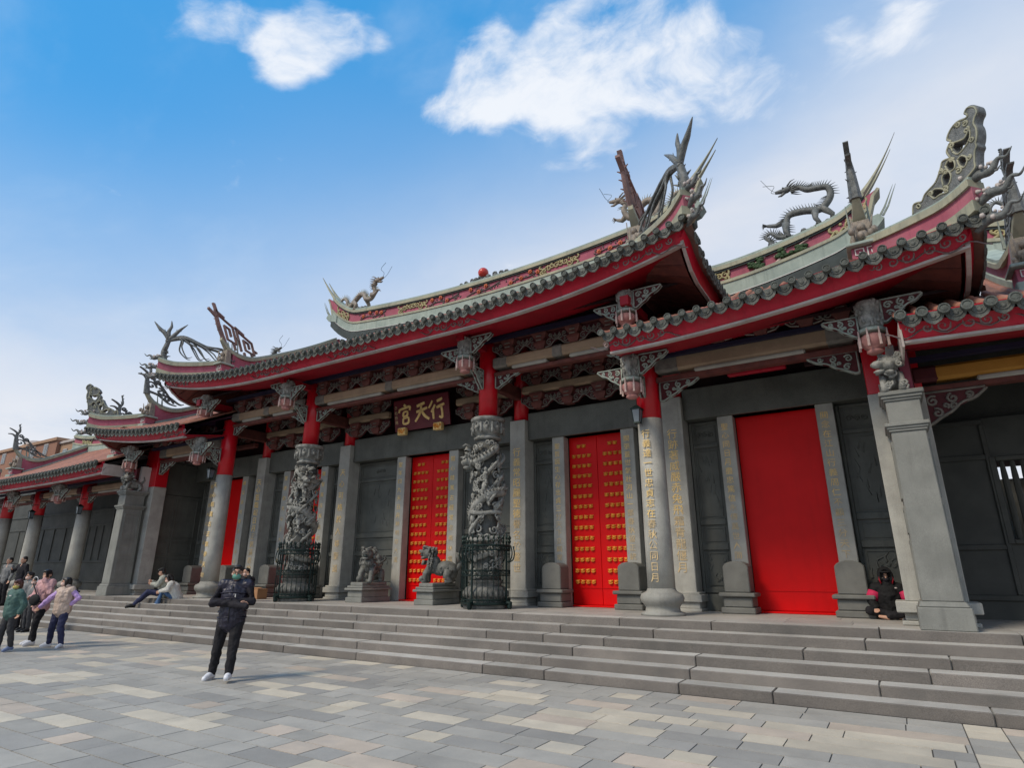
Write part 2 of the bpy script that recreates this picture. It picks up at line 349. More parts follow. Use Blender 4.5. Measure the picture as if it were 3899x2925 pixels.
# ------------------------------------------------------------------ ground, steps, platform
CP = Vector((0, 0, 1.65))
def seen(x, y, z, mg=1.04):
    d = Vector((x, y, z)) - CP; w = d.dot(fw)
    return w > .1 and abs(d.dot(rt) / w) < 36 / 2 / cam.lens * mg and abs(d.dot(up) / w) < 27.04 / 2 / cam.lens * mg
def setting(name, m, mat, **k):
    o = m.build(name, mat, **k); o['kind'] = 'structure'; return o
far = M().box(-900, 900, -900, 900, -.5, -.016)
setting('ground', far, X['joint'])
plaza = setting('plaza', M().box(-60, 14, -9, 9.2, -.3, -.012), X['joint'])
def rand_col(x, y):
    r = rnd.random(); 
    if r < .56: return 'slab_grey'
    if r < .73: return 'slab_dark'
    if r < .91: return 'slab_cream'
    return 'slab_rose'
slabs = []
row = 0; y = 9.10
PITCH = .338
while y > -6:
    y0 = y - PITCH
    x = -44 + rnd.random() * .8
    while x < 9:
        ln = .8 if rnd.random() < .55 else .4
        if x > -1.4 and y > 6.2: ln = rnd.choice((.7, 1.05, 1.4))
        x1 = x + ln
        if x < .34 < x1: x1 = .34
        if .34 <= x < .69: x1 = .69
        band = abs(x - .34) < .01 and y0 < 8.8
        slabs.append((x, x1, y0, y, 'slab_cream' if band and rnd.random() < .5 else ('slab_grey' if band else rand_col(x, y))))
        x = x1
    y = y0
def slab_box(m, x0, x1, y0, y1):
    g = .0045; dz = rnd.uniform(-.0015, .0015); return m.hexa([(x0 + g, y0 + g, -.05), (x1 - g, y0 + g, -.05), (x1 - g, y1 - g, -.05), (x0 + g, y1 - g, -.05), (x0 + g + .002, y0 + g + .002, dz), (x1 - g - .002, y0 + g + .002, dz), (x1 - g - .002, y1 - g - .002, dz), (x0 + g + .002, y1 - g - .002, dz)])
order = sorted([i for i, s in enumerate(slabs) if seen((s[0] + s[1]) / 2, (s[2] + s[3]) / 2, 0)], key=lambda i: (slabs[i][0] ** 2 + slabs[i][2] ** 2))
near = set(order[:298]); rest = {}
for i, s in enumerate(slabs):
    if i in near: slab_box(M(), *s[:4]).build('paving_slab', X[s[4]], plaza)
    else:
        k = s[4]; slab_box(rest.setdefault(k, M()), *s[:4])
for k, m in rest.items(): m.build('paving_slabs', X[k], plaza, kind='stuff')
RISE, TREAD, Y0S = .1375, .3675, 9.12
PZ = RISE * 6; YP = Y0S + TREAD * 5
steps = setting('steps', M().sweep([[(x, Y0S + .05, -.2)] + sum([[(x, Y0S + TREAD * i + .05, RISE * (i + 1) - .02), (x, Y0S + TREAD * (i + 1) + .05, RISE * (i + 1) - .02)] for i in range(5)], []) + [(x, 11.3, PZ - .16), (x, 11.3, -.2)] for x in (-58, 9)]), X['granite_side'])
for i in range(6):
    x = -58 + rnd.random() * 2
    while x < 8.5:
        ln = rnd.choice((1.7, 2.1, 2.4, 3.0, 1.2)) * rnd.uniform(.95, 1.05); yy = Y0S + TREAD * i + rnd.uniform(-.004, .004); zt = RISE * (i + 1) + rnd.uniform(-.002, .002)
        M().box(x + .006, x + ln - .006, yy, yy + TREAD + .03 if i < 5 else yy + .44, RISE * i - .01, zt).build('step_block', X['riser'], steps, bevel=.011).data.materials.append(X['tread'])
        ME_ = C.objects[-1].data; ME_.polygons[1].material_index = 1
        x += ln
plat = setting('platform', M().box(-58, 9, YP + .3, 16, -.2, PZ - .02), X['granite_side'])
yy = YP + .445
while yy < 14.6:
    x = -50 + rnd.random()
    while x < 8:
        M().box(x + .003, x + 1.0 - .003, yy + .003, yy + .6 - .003, PZ - .05, PZ + rnd.uniform(-.001, .001)).build('floor_slab', X['floor'], plat) if -34 < x < 5 else None
        x += 1.0
    yy += .6
# ------------------------------------------------------------------ shared ornaments
park = []
def proto(m, name, mat, **k):
    o = m.build(name, mat, **k); park.append(o); return o
def scroll_lines(w, h, seed):
    """curling tendrils inside a triangular bracket w wide, h tall; corner at (0,0) top, hanging down"""
    r = random.Random(seed); out = []
    out.append(catmull([(.02 * w, -h * .98), (w * .12, -h * 1.0), (w * .3, -h * .80), (w * .45, -h * .66), (w * .62, -h * .42), (w * .82, -h * .30), (w * 1.0, -h * .05)], 4))
    for cx, cy, rr, a, tn in ((.2, .3, .17, 0, 1.4), (.24, .68, .15, 2, -1.3), (.5, .26, .15, 1, 1.3), (.5, .5, .1, 4, -1.2), (.74, .19, .11, 3, 1.3), (.38, .48, .08, 5, 1.1)):
        out.append([Vector(p) for p in spiral(cx * w, -cy * h, rr * h * 1.05, .02 * h, a + r.random(), tn, 13)])
    out.append([Vector((.03 * w, -.02 * h)), Vector((.98 * w, -.02 * h))]); out.append([Vector((.03 * w, -.02 * h)), Vector((.03 * w, -.98 * h))])
    return out
def bracket_wing(w=.75, h=.42, th=.07, s=1, axis='x', seed=1, mats=('plate', 'scroll')):
    """carved spandrel bracket: ground plate with raised tendrils; axis x: spreads along the wall, y: towards the viewer"""
    ux = Vector((s, 0, 0)) if axis == 'x' else Vector((0, -s, 0)); uy = Vector((0, 0, 1)); nn = ux.cross(uy).normalized()
    if s < 0 and axis == 'x': nn = -nn
    poly = [(0, 0), (w, 0), (w * .93, -h * .2), (w * .8, -h * .24), (w * .68, -h * .44), (w * .52, -h * .55), (w * .42, -h * .74), (w * .26, -h * .82), (w * .16, -h), (0, -h)]
    pm_ = M(); pm_.prism(poly, -ux.cross(uy).normalized() * th / 2, ux, uy, th)
    sm = M()
    for side in (-1, 1):
        off = ux.cross(uy).normalized() * side * (th / 2 + .004)
        for ln in scroll_lines(w, h, seed):
            sm.tube([off + ux * p[0] + uy * p[1] for p in ln], .017 * h / .42 * 1.1, 5)
    a = pm_.build('bracket_wing', X[mats[0]]); b = sm.build('scroll_relief', X[mats[1]], a, smooth=True)
    return a
WING = {}
def wing(d, y, z, s, parent, hs, w=.75, h=.42, axis='x', mats=('plate', 'scroll')):
    """place a bracket wing at distance d from the middle; hs mirrors"""
    sx = s * hs if axis == 'x' else s
    k = (sx, axis, w, h, mats)
    xx = X0 + hs * d
    if k not in WING:
        WING[k] = bracket_wing(w, h, .07, sx, axis, 1 + len(WING), mats); o = WING[k]; proto_at(o, (xx, y, z), parent); ORG[o.name] = ORG[parent.name]; return o
    return inst_tree(WING[k], (xx, y, z), parent)
PEND = {}
def pendant(d, y, zt, zb, parent, hs):
    """hanging lotus post: carved drum, tassels and lotus lantern"""
    xx = X0 + hs * d; H = zt - zb
    if 'p' not in PEND:
        a = M().lathe([(.12, 0), (.17, -.02), (.19, -.1), (.165, -.22), (.18, -.3), (.16, -.42), (.15, -.46)], 0, 0, 14)
        r = random.Random(4)
        for i in range(46):
            an = r.uniform(0, 6.28); z = -r.uniform(.03, .44); q = .175
            a.ell((q * cos(an), q * sin(an), z), (.035, .035, .045), 5, 3)
        o = a.build('hanging_post', X['carved'], smooth=True)
        b = M().lathe([(.15, -.46), (.205, -.48), (.205, -.53), (.12, -.545)], 0, 0, 14).build('collar', X['scroll'], o)
        b2 = M().lathe([(.12, -.545), (.19, -.60), (.2, -.68), (.15, -.77), (.09, -.80), (.12, -.82), (.13, -.84), (.09, -.87), (.03, -.885)], 0, 0, 14).build('lotus_bud', X['lotus'], o, smooth=True)
        t = M()
        for k in range(8):
            an = k * pi / 4 + .2; t.lathe([(.012, -.5), (.014, -.6), (.024, -.62), (.02, -.74), (.024, -.78), (.01, -.785)], .222 * cos(an), .222 * sin(an), 6)
        t.build('tassels', X['tassel'], o)
        PEND['p'] = o; proto_at(o, (xx, y, zt), parent); ORG[o.name] = ORG[parent.name]
    else: o = inst_tree(PEND['p'], (xx, y, zt), parent)
    o.scale = (1, 1, H / .885); o.rotation_euler.z = rnd.uniform(0, .5)
    wing(d + .17, y, zt - .02, 1, parent, hs, .62, .40); wing(d - .17, y, zt - .25, -1, parent, hs, .55, .36)
    return o
BR = {}
def bracket_set(d, y, zb, parent, hs, dim=True):
    """stacked cup blocks between scroll arms, standing on a beam"""
    xx = X0 + hs * d
    if 'b' not in BR:
        m = M().frus(0, 0, 0, .12, .1, .1, .16, .14).frus(0, 0, .12, .17, .16, .14, .16, .14).frus(0, 0, .17, .25, .1, .12, .12, .13).frus(0, 0, .25, .36, .13, .12, .2, .17).frus(0, 0, .36, .42, .2, .17, .2, .17)
        o = m.build('bracket_set', X['redbrown'])
        r = M()
        for s in (-1, 1):
            pl = [(.1, .0), (.26, .03), (.36, .13), (.5, .2), (.52, .34), (.44, .40), (.2, .38), (.14, .2)]
            if s < 0: pl = [(-p[0], p[1]) for p in pl][::-1]
            r.prism(pl, (0, .03, 0), (1, 0, 0), (0, 0, 1), .07)
        r.build('scroll_arms', X['plate'], o)
        t = M()
        for s in (-1, 1):
            for cx, cy, rr, a in ((.23, .14, .09, 1), (.38, .26, .085, 3), (.26, .3, .06, 5)):
                t.tube([(s * p[0], -.055, p[1]) for p in spiral(cx, cy, rr, .01, a, 1.3, 11)], .014, 4)
            t.tube([(s * .12, -.055, .02), (s * .27, -.055, .05), (s * .37, -.055, .15), (s * .5, -.055, .22), (s * .51, -.055, .34)], .016, 4)
        for z in (.2, .3): t.tube([(-.07, -.17, z), (.07, -.17, z)], .014, 4)
        t.build('scroll_relief', X['scroll_dim'], o)
        BR['b'] = o; proto_at(o, (xx, y, zb), parent); ORG[o.name] = ORG[parent.name]; return o
    return inst_tree(BR['b'], (xx, y, zb), parent)
def fascia_scroll(m, d, E, n=2, s=1):
    for k in range(n):
        for q in (-1, 1):
            cx = d + q * (.16 + .2 * k)
            pts = spiral(cx, .19, .11 - .02 * k, .015, 1 + k, 1.3 * q, 12)
            m.tube([(p[0], 10.385 - (p[1]) * .12, E(p[0]) + p[1]) for p in pts], .015, 4)
        m.tube([(d + t * (.3 + .2 * n), 10.385 - .02, E(d) + .14 + .06 * sin(t * 11)) for t in lin(-1, 1, 22)], .012, 4)
# ------------------------------------------------------------------ roofs
TA, TB, YE = .46, .024, 10.15
class Roof:
    def __init__(s, E, E0, Yr, clip, ta=.44, tb=.02): s.E, s.E0, s.Yr, s.clip, s.ta, s.tb = E, E0, Yr, clip, ta, tb
    def z(s, d, y):
        t = y - YE; k = max(0, 1 - t / 6) ** 2
        return s.E0 + (s.E(d) - s.E0) * k + .33 + s.ta * t + s.tb * t * t
TILE, CAP, DRIP = {}, {}, {}
def roof_front(hall, hs, R, dA, dB, pitch=.25, fasc=(None, None), rows=True):
    """front slope with its tile rows, tile ends, fascia, soffit; dA..dB along the eave"""
    n = max(8, int((dB - dA) / .45)); us = lin(dA, dB, n)
    m = M(hs); V = lin(0, 1, 9)
    m.grid(lambda u, w: (u, YE + w * (R.clip(u) - YE), R.z(u, YE + w * (R.clip(u) - YE))), us, V)
    m.grid(lambda u, w: (u, YE + w * (R.clip(u) - YE), R.z(u, YE + w * (R.clip(u) - YE)) - .10), us[::-1], V)
    roof = m.build('roof', X['tilebed'], hall, smooth=True)
    k = int((dB - dA) / pitch); off = (dB - dA - k * pitch) / 2
    for i in range(k + 1):
        d = dA + off + i * pitch; yc = R.clip(d)
        if rows and yc > YE + .3:
            nn = max(4, int((yc - YE) / .16)); secs = []
            for j in range(nn + 1):
                y = YE - .06 + (yc - YE + .06) * j / nn; z = R.z(d, y); r = .062 + (.006 if j % 2 else -.003)
                secs.append([(d + r * cos(a), y, z + .01 + r * sin(a)) for a in (0, pi * .25, pi * .5, pi * .75, pi)])
            M(hs).sweep(secs, closed=False).build('tile_row', X['tile'], roof, smooth=True)
        z = R.z(d, YE); xx = X0 + hs * d; cs = 1.22 if pitch > .268 else 1.0
        if 'c' not in CAP:
            c = M(); c.sweep([[(r * cos(a), yv, r * sin(a)) for a in lin(0, 2 * pi, 15)[:-1]] for r, yv in ((.02, -.026), (.045, -.02), (.048, -.034), (.062, -.034), (.067, -.02), (.067, .05))])
            CAP['c'] = c.build('tile_end', X['tilecap']); proto_at(CAP['c'], (xx, YE - .07, z + .02), roof); ORG[CAP['c'].name] = ORG[roof.name]
        else: inst(CAP['c'], (xx, YE - .07, z + .02), roof, rot=(0, rnd.uniform(-.4, .4), 0), scale=(cs, 1, cs))
        if i < k:
            d2 = d + pitch / 2; z2 = R.z(d2, YE); sl = math.atan((R.z(d2 + .1, YE) - R.z(d2 - .1, YE)) / .2)
            if 'd' not in DRIP:
                pts = [(-.13, .02), (.13, .02)] + [(.13 * cos(a), -.035 - .13 * sin(a) * (1.1 if abs(a - pi / 2) < .2 else 1)) for a in lin(0.05, pi - .05, 9)]
                c = M().prism(pts[::-1], (0, -.012, 0), (1, 0, 0), (0, 0, 1), -.03)
                c.tube([(.085 * cos(a), -.018, -.02 - .085 * sin(a)) for a in lin(0.1, pi - .1, 8)], .008, 4); c.ell((0, -.018, -.05), (.035, .014, .03), 6, 4)
                DRIP['d'] = c.build('drip_tile', X['driptile']); o = proto_at(DRIP['d'], (X0 + hs * d2, YE - .012, z2), roof); ORG[o.name] = ORG[roof.name]
                o.rotation_euler = (.12, -sl * hs, 0)
            else: inst(DRIP['d'], (X0 + hs * d2, YE - .012, z2 + rnd.uniform(-.006, .006)), roof, rot=(.12 + rnd.uniform(-.05, .05), -sl * hs, 0))
    E = R.E
    fa, fb = fasc[0] if fasc[0] is not None else dA, fasc[1] if fasc[1] is not None else dB
    fs = lin(fa, fb, n * 2)
    M(hs).sweep([[(d, 10.42, E(d) + .04), (d, 10.47, E(d) + .04), (d, 10.36, E(d) + .42), (d, 10.27, E(d) + .42)] for d in fs]).build('fascia_board', X['crimson'], hall)
    M(hs).sweep([[(d, 10.385, E(d)), (d, 10.5, E(d)), (d, 10.5, E(d) + .042), (d, 10.385, E(d) + .042)] for d in fs]).build('fascia_trim', X['trim'], hall)
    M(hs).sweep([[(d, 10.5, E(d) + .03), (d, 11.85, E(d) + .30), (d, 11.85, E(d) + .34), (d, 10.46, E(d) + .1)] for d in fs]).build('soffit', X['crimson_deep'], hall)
    return roof
def ridge_band(m, ds, top, lo, hi, y, th):
    """a band of the ridge wall between lo and hi below the top curve"""
    return m.sweep([[(d, y - th / 2, top(d) + lo(d) if callable(lo) else top(d) + lo), (d, y + th / 2, top(d) + lo(d) if callable(lo) else top(d) + lo), (d, y + th / 2, top(d) + hi), (d, y - th / 2, top(d) + hi)] for d in ds])
def yscroll(m, cx, cz, w, h, y, n=7, seed=0, r0=.028):
    """raised scrollwork in a panel of the ridge; cx, cz panel middle (cz may be a function of x)"""
    r = random.Random(seed); f = cz if callable(cz) else (lambda x: cz)
    for k in range(n):
        px = cx + (k - (n - 1) / 2) / n * w * 1.0; q = r.choice((-1, 1)); rr = h * r.uniform(.2, .3)
        pts = spiral(px, r.uniform(-.16, .16) * h, rr, .02, r.uniform(0, 6), 1.25 * q, 11)
        m.tube([(p[0], y, f(p[0]) + p[1]) for p in pts], r0, 5, 1)
        m.ell((px + r.uniform(-.05, .05), y, f(px) + r.uniform(-.3, .3) * h), (.045, .03, .045), 6, 4)
    for sx in (-1, 1):
        pts = [(cx + sx * w * .5, -.45 * h), (cx + sx * w * .56, -.2 * h), (cx + sx * w * .46, 0), (cx + sx * w * .58, .2 * h), (cx + sx * w * .52, .45 * h)]
        m.tube([(p[0], y, f(p[0]) + p[1]) for p in catmull(pts, 4)], r0 * 1.2, 5)
def flowers(mf, ml, cx, f, w, h, y, seed):
    r = random.Random(seed)
    st = [(cx - w * .45, -.3 * h), (cx - w * .2, -.05 * h), (cx + w * .1, -.12 * h), (cx + w * .45, .2 * h)]
    ml.tube([(p[0], y, f(p[0]) + p[1]) for p in catmull(st, 4)], .02, 5)
    for k in range(30):
        t = r.random(); x = cx + (t - .5) * w; z = r.gauss(0, .2) * h; z = max(-.38 * h, min(.38 * h, z)); a = r.uniform(0, 6.28)
        ml.ell((x, y + .01, f(x) + z), (.055, .02, .026), 5, 3, (0, a, 0))
    for k in range(r.choice((3, 4))):
        x = cx + ((k + .5) / 4 - .5) * w * .9 + r.uniform(-.05, .05); z = r.uniform(-.22, .26) * h
        fl = M(1)
        for q in range(6): fl.ell((x + .05 * cos(q * 1.05), y - .02, f(x) + z + .05 * sin(q * 1.05)), (.042, .03, .042), 5, 3)
        fl.ell((x, y - .05, f(x) + z), .035, 5, 3); fl.build('shard_flower', X['flower'], mf, smooth=True)
# ------------------------------------------------------------------ curling ridge ornaments
def lattice(m, o, ux, uy, L, H0, H1, th=.1, w=.055, n=2):
    """meander openwork, tall end at 0"""
    def H(u): return H0 + (H1 - H0) * (u / L)
    def rib(pts, ww=w): m.ribbon([(u, v * H(u)) for u, v in pts], ww, o, ux, uy, th)
    st = L / n
    for k in range(n):
        a = k * st + .04
        rib([(a, 0), (a, .97), (a + st * .8, .97), (a + st * .8, .2), (a + st * .3, .2), (a + st * .3, .72), (a + st * .56, .72), (a + st * .56, .42)])
        rib([(a + st * .8, .5), (a + st * 1.0, .5)]); rib([(a + st * .15, 0), (a + st * .15, -.18)]); rib([(a + st * .62, .2), (a + st * .62, -.1)])
        rib([(a - .06, 1.06), (a + st * .4, 1.06)], w * 1.2)
    m.ribbon([(.02, H0 * .8), (-.22, H0 * .95), (-.32, H0 * 1.0)], [w * 1.5, w * 1.7, w * 1.5], o, ux, uy, th); m.ribbon([(.08, H0 * .9), (.02, H0 * 1.3)], w * 1.8, o, ux, uy, th)
OUT_PLATE = [(0.978, -0.06), (0.939, 0.108), (0.863, 0.115), (0.784, 0.087), (0.713, 0.174), (0.61, 0.217), (0.51, 0.259), (0.428, 0.356), (0.363, 0.465), (0.329, 0.529), (0.27, 0.53), (0.198, 0.509), (0.212, 0.574), (0.223, 0.65), (0.177, 0.725), (0.127, 0.775), (0.172, 0.833), (0.146, 0.902), (0.072, 0.976), (-0.032, 1.014), (-0.136, 0.982), (-0.19, 0.986), (-0.187, 1.033), (-0.165, 1.071), (-0.211, 1.12), (-0.27, 1.1), (-0.32, 1.04), (-0.325, 0.943), (-0.28, 0.892), (-0.245, 0.805), (-0.26, 0.717), (-0.25, 0.614), (-0.225, 0.53), (-0.2, 0.476), (-0.2, 0.416), (-0.16, 0.36), (-0.12, 0.2), (-0.1, 0.1), (0.051, 0.02), (0.103, -0.02), (0.22, -0.06), (0.336, -0.07), (0.458, -0.09), (0.579, -0.1), (0.685, -0.1), (0.772, -0.1), (0.903, -0.1)]
HOLES = [[(0.073, 0.6), (0.074, 0.678), (0.012, 0.662), (-0.042, 0.653), (-0.09, 0.702), (-0.083, 0.632), (-0.045, 0.586), (0.037, 0.551)], [(0.072, 0.361), (0.042, 0.371), (0.015, 0.329), (0.043, 0.286), (0.069, 0.316)], [(0.259, 0.411), (0.223, 0.44), (0.188, 0.403), (0.197, 0.345), (0.245, 0.346)], [(0.365, 0.159), (0.357, 0.252), (0.299, 0.276), (0.282, 0.21), (0.319, 0.149)], [(0.568, 0.089), (0.519, 0.129), (0.434, 0.071), (0.405, 0.024), (0.48, 0.041), (0.54, 0.037)], [(0.864, 0.06), (0.839, 0.078), (0.816, 0.04), (0.841, 0.023)]]
SCROLLS = [(-0.021, 0.94, 0.05, 0, 1.3), (-0.123, 0.883, 0.05, 1, 1.3), (-0.122, 0.77, 0.05, 2, 1.3), (-0.15, 0.565, 0.045, 0, 1.3), (0.185, 0.47, 0.04, 3, 1.3), (0.14, 0.69, 0.05, 1, 1.3), (-0.05, 0.321, 0.045, 2, 1.3), (0.31, 0.33, 0.05, 0, 1.3), (0.374, 0.06, 0.05, 1, 1.3), (0.381, 0.389, 0.04, 2, 1.3), (0.13, 0.22, 0.06, 1, 1.3), (0.61, 0.13, 0.05, 0, 1.3)]
def curl_plate(hs, o, ux, uy, parent, k=1., th=.15):
    """carved openwork plate: outline with holes, filled and given thickness, scroll lines raised on both faces"""
    c = bpy.data.curves.new('scroll_plate', 'CURVE'); c.dimensions = '2D'; c.fill_mode = 'BOTH'; c.extrude = th / 2; c.bevel_depth = .012; c.bevel_resolution = 0
    def spl(P):
        P = [Vector((p[0], p[1], 0)) for p in P]; P = catmull(P + [P[0]], 3)[:-1]
        sp = c.splines.new('POLY'); sp.points.add(len(P) - 1); sp.use_cyclic_u = True
        for q, p in zip(sp.points, P): q.co = (p.x * k, p.y * k, 0, 1)
    big = []
    for i, P in enumerate(HOLES):
        cx = sum(p[0] for p in P) / len(P); cy = sum(p[1] for p in P) / len(P); f = (1.65, 2.2, 1.8, 1.6, 1.5, 1.3)[i]; big.append([(cx + (p[0] - cx) * f, cy + (p[1] - cy) * f) for p in P])
    for P in [OUT_PLATE] + big: spl(P)
    ob = bpy.data.objects.new('scroll_plate', c); C.objects.link(ob)
    me = bpy.data.meshes.new_from_object(ob.evaluated_get(bpy.context.evaluated_depsgraph_get())); bpy.data.objects.remove(ob)
    nn = ux.cross(uy).normalized(); mm = M(hs)
    mm.add([tuple(o + ux * v.co.x + uy * v.co.y + nn * v.co.z) for v in me.vertices], [tuple(p.vertices) for p in me.polygons])
    mm.build('scroll_plate', X['dragon'], parent)
    e = M(hs)
    for P in [OUT_PLATE] + big:
        Q = catmull([Vector((p[0], p[1], 0)) for p in P + [P[0]]], 3); cx = sum(p.x for p in Q) / len(Q); cy = sum(p.y for p in Q) / len(Q); f = .975 if P is OUT_PLATE else 1.1
        for sd_ in (-1, 1): e.tube([o + ux * (cx + (p.x - cx) * f) * k + uy * (cy + (p.y - cy) * f) * k + nn * sd_ * (th / 2 + .014) for p in Q], .016, 4)
    for cx, cy, r, a, t in SCROLLS:
        for sd_ in (-1, 1): e.tube([o + ux * p[0] * k + uy * p[1] * k + nn * sd_ * (th / 2 + .014) for p in spiral(cx, cy, r, .012, a, t, 13)], .018, 4)
    e.build('scroll_edge', X['cream'], parent, smooth=True)
def flame_hooks(m, o, ux, uy, S=.55, n=3, mw=None):
    r = random.Random(int(o.x * 100)); nn = ux.cross(uy).normalized()
    for k in range(n):
        b = (-.05 - .1 * (k == 1), .1 + k * .34 * S / .55)
        P = catmull([(b[0] + .35 * S, b[1] - .1), (b[0], b[1]), (b[0] - .3 * S, b[1] - .08 * S), (b[0] - .52 * S, b[1] + .12 * S), (b[0] - .7 * S, b[1] + .06 * S), (b[0] - .86 * S, b[1] + .22 * S)], 5)
        m.tube([o + ux * p[0] + uy * p[1] for p in P], radii([.06 * S, .13 * S, .095 * S, .055 * S, .035 * S, .006], len(P)), 7)
        m.tube([o + ux * (b[0] - .3 * S) + uy * (b[1] - .08 * S), o + ux * (b[0] - .44 * S) + uy * (b[1] - .14 * S), o + ux * (b[0] - .55 * S) + uy * (b[1] - .06 * S)], [.05 * S, .03 * S, .005], 5)
        for q in range(16): (mw or m).ell(o + ux * (b[0] + .34 * S - q * .045 * S) + uy * (b[1] + r.uniform(-.03, .09) * S / .55) + nn * r.uniform(-.1, .1) * S / .55, r.uniform(.022, .042), 5, 4)
def phoenix(m, o, ux, uy, S=1.0):
    def tb(P, r, k=5, n=6): 
        P = catmull(P, k); m.tube([o + ux * p[0] * S + uy * p[1] * S for p in P], [q * S for q in radii(r, len(P))], n)
    nn = ux.cross(uy).normalized()
    tb([(.05, -.1), (-.04, .2), (.0, .45), (.06, .72)], [.08, .1, .09, .075])
    tb([(.05, .7), (-.12, .95), (-.3, 1.1), (-.52, 1.36)], [.07, .075, .06, .008]); tb([(.05, .75), (.0, 1.0), (.06, 1.2), (.03, 1.42)], [.06, .07, .05, .01]); tb([(.06, .72), (.22, .92), (.36, 1.1), (.58, 1.32)], [.07, .075, .055, .008])
    for P_ in ([(.3, 1.02), (.42, 1.05)], [(.24, .98), (.25, 1.12)], [(-.2, 1.02), (-.34, 1.02)], [(-.1, .95), (-.14, 1.1)], [(.02, 1.1), (.12, 1.18)]): m.tube([o + ux * p[0] * S + uy * p[1] * S for p in P_], [.03, .004], 4)
    r = random.Random(3)
    for k in range(12):
        e = .5 + .135 * k + r.uniform(-.12, .12); top_ = .74 - .012 * k
        P = [(.04, .66), (.3 + .03 * k, .82 - .03 * (k % 3)), (.45 + .075 * k, .72 - .02 * k + r.uniform(-.06, .06)), (e, .36 + r.uniform(-.1, .1)), (e + .18 + r.uniform(0, .12), .06), (e + .4, .03 + .05 * (k % 3))]
        P = catmull([Vector((p[0], p[1], 0)) for p in P], 5); off = r.uniform(-.22, .22)
        m.tube([o + ux * p[0] * S + uy * p[1] * S + nn * off * i / len(P) for i, p in enumerate(P)], [q * S for q in radii([.045, .04, .034, .026, .02, .006], len(P))], 5)
    m.tube([o + ux * p[0] * S + uy * p[1] * S for p in catmull([Vector((.05, .7, 0)), Vector((.5, .86, 0)), Vector((1.1, .62, 0)), Vector((1.6, .42, 0)), Vector((1.95, .44, 0))], 5)], radii([.05, .04, .035, .03, .006], 21), 5)
    for k in range(16): m.tube([o + ux * (.0 + r.uniform(-.02, .06)) + uy * (.02 + k * .045) + nn * r.uniform(-.06, .06), o + ux * r.uniform(-.22, .2) + uy * (.1 + k * .05) + nn * r.uniform(-.16, .16)], [.05, .008], 4)
